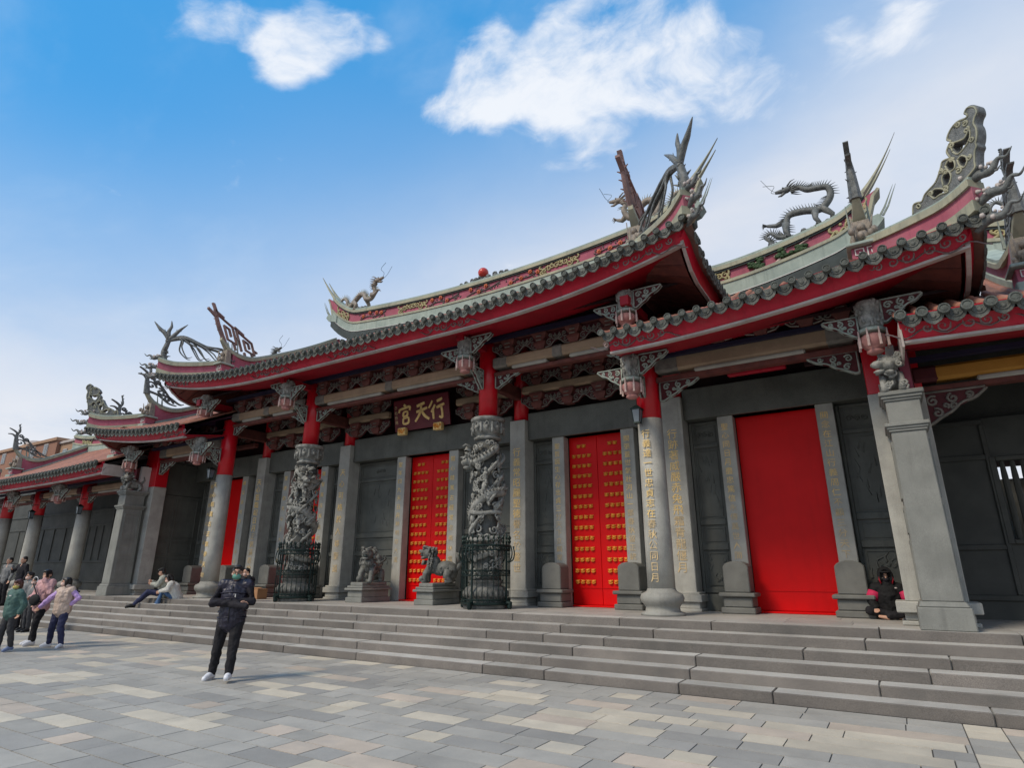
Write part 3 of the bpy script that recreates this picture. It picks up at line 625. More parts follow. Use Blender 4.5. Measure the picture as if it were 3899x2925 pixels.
def ridge_dragon(name, label, org, hs, S=1.0, mat='dragon', group='dragons on the roof ridges', look=1, loop=False):
    """long bodied dragon striding along a ridge; +x of its own frame is where it looks"""
    t = local(name, label, 'roof dragon', org, 0 if look > 0 else pi, group)
    P = catmull([(-1.25, .1, .30), (-1.38, -.05, .62), (-1.2, 0, .86), (-.98, .03, .70), (-.95, 0, .42), (-.72, 0, .36), (-.5, .05, .62), (-.18, .06, .86), (.12, .02, .74), (.3, -.05, .48), (.56, 0, .46), (.72, .05, .78), (.66, 0, 1.02), (.78, 0, 1.2)], 6)
    if loop: P = catmull([(1.25, .1, .18), (1.32, 0, .42), (1.12, 0, .5), (.95, 0, .26), (.7, 0, .22), (.6, .03, .62), (.42, .04, .86), (.0, 0, .82), (-.45, -.03, .68), (-.82, -.04, .95), (-.86, 0, 1.3), (-.55, .03, 1.42), (-.3, .03, 1.5), (-.12, 0, 1.72), (.1, 0, 1.78)], 6)
    rr = radii([.025, .045, .06, .075, .09, .10, .115, .12, .115, .105, .10, .095, .09, .11], len(P))
    m = M(); m.tube([p * S for p in P], [r * S for r in rr], 9)
    body = m.build('body', X[mat], t, smooth=True)
    sp = M()
    for i in range(4, len(P) - 4, 1):
        tg = (P[i + 1] - P[i - 1]).normalized(); nn = tg.cross(Vector((0, 1, 0))); nn = -nn if nn.z < 0 and abs(nn.z) > .25 else nn
        if nn.length < .1: continue
        a = P[i] + nn * rr[i] * .8; sp.tube([a * S, (a + nn * .18 - tg * .07) * S], [.024 * S, .003 * S], 4)
    sp.build('back_spines', X['cream'] if mat == 'dragon_tan' else X[mat], t)
    tf = M(); TB_ = Vector(P[0])
    for k in range(11):
        an = -1.0 + k * .42; tf.tube([TB_ * S, Vector((TB_.x + .2 * cos(an + 2), .1 + .04 * sin(k), TB_.z + .2 * sin(an + 2))) * S, Vector((TB_.x + .34 * cos(an + 2.3), .1, TB_.z + .34 * sin(an + 2.3))) * S], [.03 * S, .02 * S, .004 * S], 4)
    tf.build('tail_fan', X[mat], t)
    def leg(h, kx, kz, fx, fz, y):
        l = M(); l.tube([Vector(h) * S, Vector((kx, y, kz)) * S, Vector((fx, y * 1.3, fz)) * S], [.13 * S, .08 * S, .055 * S], 7)
        for c in (-1, 0, 1):
            l.tube([Vector((fx, y * 1.3, fz)) * S, Vector((fx + .11, y * 1.3 + .06 * c, fz + .07 + .02 * c)) * S, Vector((fx + .17, y * 1.3 + .08 * c, fz - .03)) * S], [.035 * S, .025 * S, .005 * S], 5)
        l.tube([Vector((fx, y * 1.3, fz)) * S, Vector((fx - .1, y * 1.3, fz + .03)) * S], [.03 * S, .005 * S], 5)
        l.build('leg', X[mat], t, smooth=True)
    if loop:
        leg((.62, .05, .6), .7, .3, .62, .05, .12); leg((.5, -.02, .75), .9, .78, 1.15, .92, -.14); leg((-.3, .0, .7), -.22, .34, -.3, .04, .14); leg((-.5, -.02, .7), -.72, .4, -.6, .05, -.12)
    else: leg((-.55, .05, .55), -.42, .30, -.5, .04, .12); leg((-.5, -.02, .5), -.2, .3, -.3, .02, -.14); leg((.25, .0, .55), .32, .24, .2, .03, .14); leg((.62, -.02, .62), .86, .52, 1.05, .62, -.12)
    hd = M(); c = Vector((.25, 0, 1.82)) if loop else Vector((.9, 0, 1.27))
    hd.ell(c * S, (.17 * S, .11 * S, .11 * S), 10, 7); hd.tube([c * S, (c + Vector((.2, 0, .03))) * S, (c + Vector((.34, 0, .06))) * S], [.09 * S, .075 * S, .05 * S], 7); hd.tube([(c + Vector((.05, 0, -.06))) * S, (c + Vector((.2, 0, -.13))) * S, (c + Vector((.3, 0, -.12))) * S], [.06 * S, .045 * S, .02 * S], 6)
    for s in (-1, 1):
        hd.tube([(c + Vector((-.05, .06 * s, .09))) * S, (c + Vector((-.2, .09 * s, .2))) * S, (c + Vector((-.34, .08 * s, .22))) * S], [.03 * S, .022 * S, .004 * S], 5); hd.ell((c + Vector((.08, .07 * s, .08))) * S, .035 * S, 6, 4)
        for k in range(5): hd.tube([(c + Vector((-.1, .05 * s, .04 - .05 * k))) * S, (c + Vector((-.26, .12 * s, .08 - .08 * k))) * S, (c + Vector((-.38, .13 * s, .1 - .1 * k))) * S], [.03 * S, .02 * S, .003 * S], 4)
    hd.build('head', X[mat], t, smooth=True)
    wk = M()
    for s in (-1, 1):
        Q = catmull([(c.x + .33, .04 * s, c.z + .06), (c.x + .45, .1 * s, c.z + .2), (c.x + .42 + .12 * s, .15 * s, c.z + .42), (c.x + .62, .2 * s, c.z + .62)], 4); wk.tube([q * S for q in Q], .008 * S, 4)
    wk.build('whiskers', X['iron'], t)
    bs = M()
    for k in range(9):
        x = -.75 + .12 * k; bs.ell((x * S, .04 * S * (-1) ** k, .07 * S + .03 * (k % 3) * S), (.1 * S, .1 * S, .085 * S), 7, 4)
    bs.build('cloud_base', X['dragon'], t, smooth=True)
    return t
# ------------------------------------------------------------------ columns
def col_base(m, d, y, r):
    z = PZ; m.lathe([(r * 1.62, z), (r * 1.62, z + .05), (r * 1.28, z + .075), (r * 1.24, z + .15), (r * 1.34, z + .19), (r * 1.55, z + .25), (r * 1.62, z + .32), (r * 1.52, z + .39), (r * 1.13, z + .44), (r * 1.02, z + .50)], d, y, 28)
def round_column(hall, hs, d, y, r, zred, ztop, txt=None):
    m = M(hs); m.lathe([(r * 1.03, PZ + .48), (r * 1.02, PZ + 1.5), (r, 3.2), (r * .97, zred)], d, y, 28)
    o = m.build('round_column', X['granite'], hall, smooth=True)
    b = M(hs); col_base(b, d, y, r); b.build('column_base', X['granite_side'], o, smooth=True)
    c = M(hs); c.lathe([(r * .95, zred), (r * .95, ztop)], d, y, 24); c.build('painted_shaft', X['col_red'], o, smooth=True)
    if txt:
        for i, ch in enumerate(txt): letter(ch, .185, X0 + hs * d - .015, y - r - .012, 4.36 - i * (2.85 / max(1, len(txt) - 1)), o, X['gold' if i < 9 else 'gold_faded'], (pi / 2, 0, 0))
    return o
def dragon_column(hall, hs, d, y, seed):
    r = random.Random(seed); xx = X0 + hs * d; zt = 4.75
    m = M(); m.lathe([(.36, PZ + .62), (.3, PZ + .9), (.27, 2.6), (.265, zt)], xx, y, 24); core = m.build('dragon_column', X['core'], hall, smooth=True)
    m = M(); m.lathe([(.52, PZ), (.52, PZ + .08), (.44, PZ + .12), (.42, PZ + .2), (.5, PZ + .27), (.52, PZ + .36), (.46, PZ + .46), (.36, PZ + .5), (.38, PZ + .56), (.42, PZ + .62)], xx, y, 28)
    for k in range(26):
        a = k * 2 * pi / 26; m.ell((xx + .5 * cos(a), y + .5 * sin(a), PZ + .32), (.045, .045, .08), 5, 3)
    m.build('column_base', X['carved_dark'], core, smooth=True)
    m = M(); m.lathe([(.27, zt - .03), (.34, zt), (.34, zt + .03), (.29, zt + .05), (.27, zt + .10), (.3, zt + .13), (.36, zt + .17), (.38, zt + .26), (.38, zt + .36), (.35, zt + .38), (.35, zt + .42), (.41, zt + .44), (.43, zt + .48), (.41, zt + .53), (.30, zt + .53)], xx, y, 28)
    for k in range(9):
        a = k * 2 * pi / 9; m.lathe([(.03, zt + .12), (.035, zt + .2), (.025, zt + .36), (.03, zt + .38)], xx + .395 * cos(a), y + .395 * sin(a), 6); b = a + pi / 9
        m.tube([(xx + .39 * cos(b + p[0]), y + .39 * sin(b + p[0]), zt + .26 + p[1]) for p in spiral(0, 0, .17, .02, 0, 1.4, 12)], .018, 4)
        m.ell((xx + .38 * cos(b), y + .38 * sin(b), zt + .26), (.06, .06, .06), 6, 4)
    m.build('capital', X['carved'], core, smooth=True)
    # coiling dragon
    P = []; turns = 2.6; ph = 2.2
    for t in lin(0, 1, 90):
        a = ph + hs * turns * 2 * pi * t; z = PZ + .75 + t * 2.95; R = .335 + .03 * sin(t * 21)
        P.append((xx + R * cos(a), y + R * sin(a), z + .1 * sin(t * 25)))
    m = M(); m.tube(P, radii([.03, .08, .11, .12, .12, .11, .10, .09], 90), 9)
    for i in range(3, 88):
        v = Vector(P[i]) - Vector((xx, y, P[i][2])); v.normalize(); q = Vector(P[i]) + v * .09
        m.tube([q + Vector((0, 0, .05)), q + v * .07 + Vector((0, 0, .12))], [.03, .004], 4)
    m.build('dragon_coil', X['carved'], core, smooth=True)
    # head thrusting out near the top, towards the court
    ha = -pi / 2 - hs * .9; hx, hy, hz = xx + .40 * cos(ha), y + .40 * sin(ha), 4.22
    m = M(); m.ell((hx, hy, hz), (.16, .17, .15), 9, 6); m.ell((hx + .14 * cos(ha), hy + .14 * sin(ha), hz - .05), (.11, .11, .08), 8, 5); m.ell((hx + .1 * cos(ha), hy + .1 * sin(ha), hz - .17), (.1, .1, .05), 7, 4)
    for k in range(16):
        b = ha + r.uniform(-1.6, 1.6); z = hz + r.uniform(-.1, .36); L = r.uniform(.16, .3)
        m.tube([(hx, hy, z), (hx + L * .7 * cos(b), hy + L * .7 * sin(b), z + .05), (hx + L * cos(b), hy + L * sin(b), z + r.uniform(-.06, .1))], [.045, .03, .008], 5)
    m.build('dragon_head', X['carved'], core, smooth=True)
    # claws, clouds, waves and figures
    m = M()
    for k in range(170):
        a = r.uniform(-pi, 0.2) if r.random() < .75 else r.uniform(0, pi); z = r.uniform(PZ + .7, zt - .12); R = r.uniform(.29, .40); sz = r.uniform(.045, .11); q = r.choice((-1, 1))
        pts = spiral(0, 0, sz, .015, r.uniform(0, 6), 1.35 * q, 13)
        m.tube([(xx + R * cos(a + p[0] / R), y + R * sin(a + p[0] / R), z + p[1]) for p in pts], radii([.026, .024, .016], 13), 5)
    for k in range(14):
        a = r.uniform(-pi, 0); z = r.uniform(2.2, 4.5); R0 = .33; P2 = []
        for t in lin(0, 1, 8): P2.append((xx + (R0 + .1 * sin(t * 3.1)) * cos(a + t * .9), y + (R0 + .1 * sin(t * 3.1)) * sin(a + t * .9), z + r.uniform(.3, .5) * (t - .5)))
        m.tube(P2, radii([.05, .045, .03, .012], 8), 6)
    m.build('cloud_relief', X['carved'], core, smooth=True, kind='stuff')
    for k in range(10):
        m = M(); a = r.uniform(-pi + .3, -.2); z = r.uniform(1.9, 4.2); R = .37; cx, cy = xx + R * cos(a), y + R * sin(a)
        m.ell((cx, cy, z), (.07, .07, .12), 8, 5); m.ell((cx, cy, z + .15), (.045, .045, .055), 7, 5); m.tube([(cx, cy, z - .08), (cx + .06, cy - .03, z - .2)], .035, 5); m.tube([(cx, cy, z + .06), (cx + r.uniform(-.14, .14), cy - .06, z + r.uniform(-.02, .12))], .025, 5); m.build('carved_figure', X['carved'], core, smooth=True)
    for z, a0 in ((2.95, -2.6), (2.35, -2.9)):
        P3 = [(xx + (.40 + .04 * sin(7 * t)) * cos(a0 + hs * t * 2.6), y + (.40 + .04 * sin(7 * t)) * sin(a0 + hs * t * 2.6), z + .02 * sin(9 * t)) for t in lin(0, 1, 20)]
        m = M(); m.tube(P3, .05, 6, .5); m.build('carved_ledge', X['carved'], core, smooth=True)
    c = M(); c.lathe([(.235, zt + .53), (.235, 7.5)], xx, y, 24); c.build('painted_shaft', X['col_red'], core, smooth=True)
    return core
def cage(d, y, hs, label):
    xx = X0 + hs * d; t = thing('iron_cage', label, 'fence', (xx, y, PZ), 'iron cages round the dragon columns')
    R = .56; n = 28
    sil = []
    for k in range(n):
        a = 2 * pi * k / n; big = k % 7 == 0; r = .026 if big else .0085
        cx, cy = xx + R * cos(a), y + R * sin(a)
        b = M(); b.tube([(cx, cy, PZ + .1), (cx, cy, PZ + 1.42)], r, 6); b.build('bar', X['iron'], t)
        f = M(); z = PZ + 1.42; f.lathe([(.008, z), (.022, z + .04), (.03, z + .06), (.012, z + .09), (.03, z + .14), (.002, z + (.27 if big else .2))], cx, cy, 6); f.build('spear_tip', X['iron'], t)
        if big:
            q = M(); q.tube([(xx + (R + .02) * cos(a), y + (R + .02) * sin(a), PZ + .14), (xx + (R + .1) * cos(a), y + (R + .1) * sin(a), PZ + .13), (xx + (R + .09) * cos(a), y + (R + .09) * sin(a), PZ + .02)], [.06, .055, .05], 7); q.ell((xx + (R + .08) * cos(a), y + (R + .08) * sin(a), PZ + .05), .06, 8, 5); q.build('foot', X['iron'], t)
    for z, w in ((.12, .03), (.2, .016), (.72, .014), (.83, .014), (1.28, .016), (1.38, .022)):
        m = M(); m.tube([(xx + R * cos(a), y + R * sin(a), PZ + z) for a in lin(0, 2 * pi, 41)], w, 6); m.build('rail', X['iron'], t)
    for zz in (.16, .775, 1.33):
        m = M()
        for k in range(n):
            a = 2 * pi * (k + .5) / n; m.tube([(xx + R * cos(a + p[0] / R), y + R * sin(a + p[0] / R), PZ + zz + p[1]) for p in spiral(0, 0, .045, .02, 0, 1, 8)], .008, 4)
        m.build('scroll_band', X['iron'], t)
    m = M()
    for k in range(4):
        a = 2 * pi * (k * 7) / n
        for s in (-1, 1):
            m.tube([(xx + (R + .02 + p[0]) * cos(a) - s * .05 * sin(a), y + (R + .02 + p[0]) * sin(a) + s * .05 * cos(a), PZ + 1.0 + p[1]) for p in catmull([(0, 0), (.12, .06), (.16, .2), (.13, .36)], 5)], .016, 5)
    m.build('corner_scroll', X['iron'], t)
    return t
# ------------------------------------------------------------------ walls, doors
def base_block(m, d, y0, w, h=.36):
    """moulded pilaster foot"""
    z = PZ; m.box(d - w / 2 - .10, d + w / 2 + .10, y0 - .10, y0 + .42, z, z + .06); m.box(d - w / 2 - .06, d + w / 2 + .06, y0 - .06, y0 + .42, z + .06, z + .19); m.box(d - w / 2 - .12, d + w / 2 + .12, y0 - .12, y0 + .42, z + .19, z + .34); m.box(d - w / 2 - .07, d + w / 2 + .07, y0 - .07, y0 + .42, z + .34, z + .39)
def pilaster(hall, hs, d, y0=13.5, w=.47, ztop=5.1, txt=None, sz=.24, mat='granite', base=True, tz=(4.66, 1.7)):
    o = M(hs).box(d - w / 2, d + w / 2, y0, 13.98, PZ, ztop).build('pilaster', X[mat], hall, bevel=.012)
    if base:
        m = M(hs); base_block(m, d, y0, w); m.build('pilaster_base', X[mat], o, bevel=.01)
    if txt:
        n = len(txt)
        for i, ch in enumerate(txt): letter(ch, sz, X0 + hs * d - .02, y0 - .004, tz[0] - i * (tz[0] - tz[1]) / max(1, n - 1), o, X['gold'] if i < n * .55 else X['gold_faded'])
    return o
def panel(hall, hs, a, b, y=14.0, mat='granite_dark'):
    """wall bay of four sunk fields with raised frames"""
    w = M(hs).box(a, b, y, 14.2, PZ, 5.0).build('wall_panel', X[mat], hall)
    fr = M(hs)
    zz = [(4.45, 4.92), (2.76, 4.36), (2.22, 2.62), (1.30, 2.08)]
    e = .07 if b - a > .5 else .05
    fr.box(a, a + e, y - .05, y + .01, PZ + .36, 4.98); fr.box(b - e, b, y - .05, y + .01, PZ + .36, 4.98)
    for z0, z1 in ((4.92, 4.98), (4.36, 4.45), (2.62, 2.76), (2.08, 2.22), (PZ + .36, 1.30)): fr.box(a + e, b - e, y - .045, y + .01, z0, z1)
    fr.build('panel_frame', X[mat], w, bevel=.012)
    i = M(hs)
    for z0, z1 in zz:
        g = .05; q = .022
        i.box(a + e + g, a + e + g + q, y - .022, y + .01, z0 + g, z1 - g); i.box(b - e - g - q, b - e - g, y - .022, y + .01, z0 + g, z1 - g)
        i.box(a + e + g + q, b - e - g - q, y - .02, y + .01, z0 + g, z0 + g + q); i.box(a + e + g + q, b - e - g - q, y - .02, y + .01, z1 - g - q, z1 - g)
    i.build('inner_moulding', X[mat], w)
    r = M(hs); q = random.Random(int(a * 100)); c = (a + b) / 2
    for k in range(3): r.tube([(p[0], y - .012, p[1]) for p in spiral(c + (k - 1) * min(.14, (b - a) * .2), 4.68, .07, .012, k, 1.3, 10)], .012, 4)
    for k in range(9):
        x = c + q.uniform(-.3, .3) * (b - a); z = q.uniform(1.42, 1.95); r.tube([(x, y - .008, z), (x + q.uniform(-.1, .1), y - .01, z + .1), (x + q.uniform(-.1, .1), y - .008, z + .18)], [.032, .024, .006], 5, .6)
    for k in range(12):
        x = c + q.uniform(-.25, .25) * (b - a); z = q.uniform(2.95, 4.1); r.tube([(x, y - .006, z), (x + q.uniform(-.08, .08), y - .008, z + .2)], [.024, .006], 5, .6)
    r.build('relief_carving', X[mat], w, kind='stuff')
    pl = M(hs).box(a, b, y - .1, y + .01, PZ, PZ + .34).build('panel_plinth', X[mat], w, bevel=.01)
    return w
def door_stone(hall, hs, d, y0=13.2, w=.5):
    m = M(hs); z = PZ; m.box(d - w / 2 - .08, d + w / 2 + .08, y0 - .08, 13.72, z, z + .12); m.box(d - w / 2 - .03, d + w / 2 + .03, y0 - .03, 13.72, z + .12, z + .32); m.box(d - w / 2 - .1, d + w / 2 + .1, y0 - .1, 13.72, z + .32, z + .40)
    o = m.build('door_stone', X['drum'], hall, bevel=.02)
    pts = [(-w / 2, 0), (w / 2, 0), (w / 2, .48)] + [(w / 2 * cos(a), .48 + .13 * sin(a)) for a in lin(.25, pi - .25, 9)] + [(-w / 2, .48)]
    M(hs).prism(pts, (d, y0 + .02, z + .40), (1, 0, 0), (0, 0, 1), -.46).build('rounded_slab', X['drum'], o, bevel=.018)
    return o
STUD = {}
def door(hall, hs, d, half, studs=True, label=None, stuff=False):
    y = 14.05
    o = M(hs).box(d - half, d + half, y, y + .1, PZ, 5.02).build('red_door', X['door_red'], hall, label=label)
    M(hs).box(d - half, d + half, y - .35, y, PZ + .0, PZ + .035).build('threshold', X['door_red'], o, bevel=.01)
    if not studs: M(hs).box(d - half + .006, d + half - .006, y - .03, y + .01, PZ + .04, 5.0).build('door_leaf', X['door_red'], o, bevel=.006)
    for s in ((-1, 1) if studs else ()): M(hs).box(d + s * .004 - (half - .006 if s < 0 else 0), d + s * .004 + (half - .006 if s > 0 else 0), y - .03, y + .01, PZ + .04, 5.0).build('door_leaf', X['door_red'], o, bevel=.006)
    M(hs).box(d - half, d + half, y - .045, y - .028, PZ + .42, PZ + .435).build('kick_rail', X['door_red'], o)
    if studs:
        all_ = M()
        for rw in range(14):
            z = 4.76 - rw * (4.76 - 1.4) / 13
            for s in (-1, 1):
                for k in range(4):
                    if rw == 0 and k in (0, 3): continue
                    x = X0 + hs * d + s * (.13 + (half - .22) * (k + .5) / 4 + .02)
                    if stuff: all_.ell((x, y - .05, z), (.05, .045, .04), 8, 5); continue
                    if 's' not in STUD:
                        m = M(); m.ell((0, -.012, 0), (.044, .04, .038), 9, 6); m.tube([(-.05, -.01, -.02), (-.034, -.03, -.04), (0, -.04, -.05), (.034, -.03, -.04), (.05, -.01, -.02)], .013, 5)
                        m.ell((-.044, -.012, .02), .017, 6, 4); m.ell((.044, -.012, .02), .017, 6, 4)
                        STUD['s'] = m.build('door_stud', X['brass'], smooth=True); q = proto_at(STUD['s'], (x, y - .03, z), o); ORG[q.name] = ORG[o.name]
                    else: inst(STUD['s'], (x, y - .03, z), o, rot=(0, rnd.uniform(-.15, .15), 0))
        if stuff: all_.build('door_studs', X['brass'], o, smooth=True, kind='stuff')
    return o
def door_set(hall, hs, d, half, jw, studs, tl, tr, stuff=False, a0=None, a1=None, stones=True, label=None):
    door(hall, hs, d, half, studs, label, stuff)
    # hs mirrors left and right: text listed as seen
    for s, tx in ((-1, tl), (1, tr)):
        dd = d + s * hs * (half + jw / 2)
        pilaster(hall, hs, dd, 13.7, jw, 5.0, tx, .165, 'granite', False, (4.74, 1.95))
        if stones: door_stone(hall, hs, d + s * (half + jw * .55))
    M(hs).box(d - half - jw, d + half + jw, 13.72, 14.05, 5.0, 5.12).build('lintel', X['granite_dark'], hall, bevel=.01)
# ------------------------------------------------------------------ central hall
hall = thing('central_hall', 'tall middle temple hall with red studded doors, dragon columns and highest curved roof', 'temple hall', (X0, 12, PZ))
Em = lambda d: 7.03 + .64 * (max(0, abs(d) - 2.5) / 6.4) ** 2.7
def clipm(d):
    a = abs(d); return 16.5 if a <= 7.55 else max(10.35, 11.75 - (a - 7.55) / 1.6 * 1.5)
RM = Roof(Em, 7.03, 16.5, clipm, .43, .018)
roofm = roof_front(hall, 1, RM, -9.12, 9.12, .25, (-8.9, 8.9))
def side_skirt(hl, hs, R, dh, dc, yh, E_side, yb, zin, roof):
    """hipped skirt on the gable side: side eave at dc, rising to the gable wall at dh"""
    E = R.E
    ys = [10.2, 10.35, 10.6, 10.9, 11.3, 11.8, 12.5, 14, 16, 18, yb]
    def inner(y):
        if y < yh: d = dc - (y - 10.2) / (yh - 10.2) * (dc - dh); return (d, R.z(d, y) - .01)
        return (dh, zin)
    m = M(hs)
    m.sweep([[(dc, y, E_side(y) + .33), (inner(y)[0], y, inner(y)[1]), (inner(y)[0], y, inner(y)[1] - .1), (dc, y, E_side(y) + .22)] for y in ys])
    o = m.build('skirt_roof', X['tilebed'], hl)
    yy = 10.45
    while yy < 16:
        di, zi = inner(yy)
        if dc - di > .15:
            M(hs).sweep([[(dc + (di - dc) * t + 0, yy + .06 * cos(a), E_side(yy) + .34 + (zi - E_side(yy) - .33) * t + .062 * sin(a)) for a in (0, pi / 4, pi / 2, 3 * pi / 4, pi)] for t in lin(0, 1, 5)], closed=False).build('tile_row', X['tile'], o, smooth=True)
        inst(CAP['c'], (X0 + hs * (dc + .01), yy, E_side(yy) + .365), o, rot=(0, 0, hs * pi / 2)); inst(DRIP['d'], (X0 + hs * (dc + .02), yy + .125, E_side(yy + .125) + .33), o, rot=(.12, 0, hs * pi / 2))
        yy += .25
    df = dc - .22
    M(hs).sweep([[(df, y, E_side(y) + .04), (df - .05, y, E_side(y) + .04), (df + .06, y, E_side(y) + .4), (df + .15, y, E_side(y) + .4)] for y in [10.36] + ys[2:]]).build('fascia_board', X['crimson'], hl)
    M(hs).sweep([[(df + .02, y, E_side(y)), (df - .045, y, E_side(y)), (df - .045, y, E_side(y) + .042), (df + .02, y, E_side(y) + .042)] for y in [10.4] + ys[2:]]).build('fascia_trim', X['trim'], hl)
    s = M(hs)
    for i in range(11):
        y0, y1 = 10.5 + i * .3, 10.78 + i * .3
        s.sweep([[(df - .1, y, E_side(y) + .06), (dh - .3, y, E_side(max(y, 11.3)) + .62), (dh - .3, y, E_side(max(y, 11.3)) + .66), (df - .1, y, E_side(y) + .1)] for y in (y0, y1)])
    s.build('soffit_boards', X['redbrown'], hl)
Esm = lambda y: 7.2 + .52 * max(0, (11.4 - y) / 1.0) ** 2.2 if y < 11.4 else 7.2
for s in (1, -1): side_skirt(hall, s, RM, 7.55, 9.12, 11.75, Esm, 22.8, 8.4, roofm)
def back_slope(hl, hs, dA, dB, Yr, R, mat='tilebed'):
    M(hs).grid(lambda u, w: (u, Yr + w * 6.3, R.z(0 if R is RM else u, Yr) - w * 3.9 + 0), lin(dA, dB, 3), [0, 1]).build('back_roof', X[mat], hl)
back_slope(hall, 1, -7.6, 7.6, 16.5, RM)
for s in (1, -1):
    M(s).prism([(11.75, 8.4), (21.2, 8.4), (16.5, 11.2)], (7.5, 0, 0), (0, 1, 0), (0, 0, 1), .06).build('gable_wall', X['pink'], hall)
def ridge_top_m(d):
    a = abs(d); return 11.93 + .37 * (a / 6.5) ** 2 + (1.75 * ((a - 6.3) / 2.45) ** 1.8 if a > 6.3 else 0)
def build_ridge(hl, hs, da, db, top, y, dend, dtip, drop, both, seed):
    """ridge wall of bands with sculpted panels, ending in swallow tails"""
    ds = lin(da, db, 60)
    r = ridge_band(M(hs), ds, top, -drop - .5, -drop - .12, y, .5).build('ridge', X['slate'], hl)
    ridge_band(M(hs), ds, top, -drop - .12, -drop + .27, y, .44).build('pale_band', X['palegreen'], r)
    ridge_band(M(hs), ds, top, -drop - .145, -drop - .1, y, .5).build('white_line', X['white'], r)
    ridge_band(M(hs), ds, top, -drop + .25, -drop + .33, y, .50).build('moulding', X['cream'], r)
    ridge_band(M(hs), ds, top, -drop + .33, -.2, y, .32).build('pink_panel', X['pink'], r)
    ridge_band(M(hs), ds, top, -.25, -.2, y, .44).build('dark_line', X['slate'], r)
    ridge_band(M(hs), ds, top, -.2, -.09, y, .50).build('moulding', X['cream'], r)
    ridge_band(M(hs), ds, top, -.09, .0, y, .40).build('ridge_cap', X['palegreen'], r)
    for e in ((1, -1) if both else (1,) if dend else ()):
        ss_ = lin(dend, dtip, 16)
        for off, ln in ((-.13, 1.0), (.13, .86)):
            m = M(hs); sec = []
            for i, a in enumerate(ss_):
                t = i / 15; aa = dend + (a - dend) * ln; h = .4 * (1 - t) ** .9 + .02; th = .1 * (1 - t) + .025; z = top(aa)
                sec.append([(e * aa - e * .5 * h * .6, y + off - th, z - h * .7), (e * aa - e * .5 * h * .6, y + off + th, z - h * .7), (e * aa, y + off + th * .7, z), (e * aa, y + off - th * .7, z)])
            m.sweep(sec); m.build('swallow_tail', X['cream'], r)
        # rising pink end panel with pale stepped foot
        zt_, zb_ = top(dend) - .14, top(dend) - drop - .1
        M(hs).prism([(e * (dend - .35), top(dend - .35) - drop + .1), (e * (dend + .02), zb_ + .22), (e * (dend + .2), zb_ + .75), (e * (dend + .32), zt_ + .1), (e * (dend - .2), top(dend - .2) - .15)][::e], (0, y + .2, 0), (1, 0, 0), (0, 0, 1), .4).build('end_panel', X['pink'], r)
        M(hs).ribbon([(e * (dend + .04), zb_ + .2), (e * (dend + .22), zb_ + .75), (e * (dend + .36), zt_ + .1)], .07, (0, y, 0), (1, 0, 0), (0, 0, 1), .46).build('end_trim', X['cream'], r)
        M(hs).prism([(e * (dend - .3), top(dend - .3) - drop - .05), (e * (dend + .2), zb_ - .08), (e * (dend + .36), zb_ + .1), (e * (dend + .25), zb_ + .24), (e * (dend - .3), top(dend - .3) - drop + .25)][::e], (0, y + .26, 0), (1, 0, 0), (0, 0, 1), .52).build('end_foot', X['palegreen'], r)
        m = M(hs)
        for q in (0, .14): m.tube([(e * (dend + .28 + q * .5), y - .1, zb_ + .24), (e * (dend + .42 + q * .5), y - .12, zb_ + .45), (e * (dend + .66 + q * .4), y - .15, zb_ + .95)], [.028, .024, .004], 5)
        m.build('tail_prongs', X['scroll'], r)
    return r
rg = build_ridge(hall, 1, -7.85, 7.85, ridge_top_m, 16.5, 7.8, 8.8, .96, True, 3)
mid = lambda x: ridge_top_m(x) - .42
ys_ = M(1); mf = rg; ml = M(1)
for cx in (-3.25, 3.25): yscroll(ys_, cx, mid, 1.3, .46, 16.32, 8, 3)
for s in (-1, 1): yscroll(ys_, s * 7.2, lambda x: ridge_top_m(x) - .5, .6, .6, 16.32, 5, 9)
ys_.build('scroll_relief', X['yellowscroll'], rg, smooth=True)
for k, cx in enumerate((-5.4, -1.7, 0.1, 1.9, 5.3)): flowers(mf, ml, cx, mid, 1.6, .46, 16.32, k)
ml.build('leaf_relief', X['leafshard'], rg, smooth=True, kind='stuff')
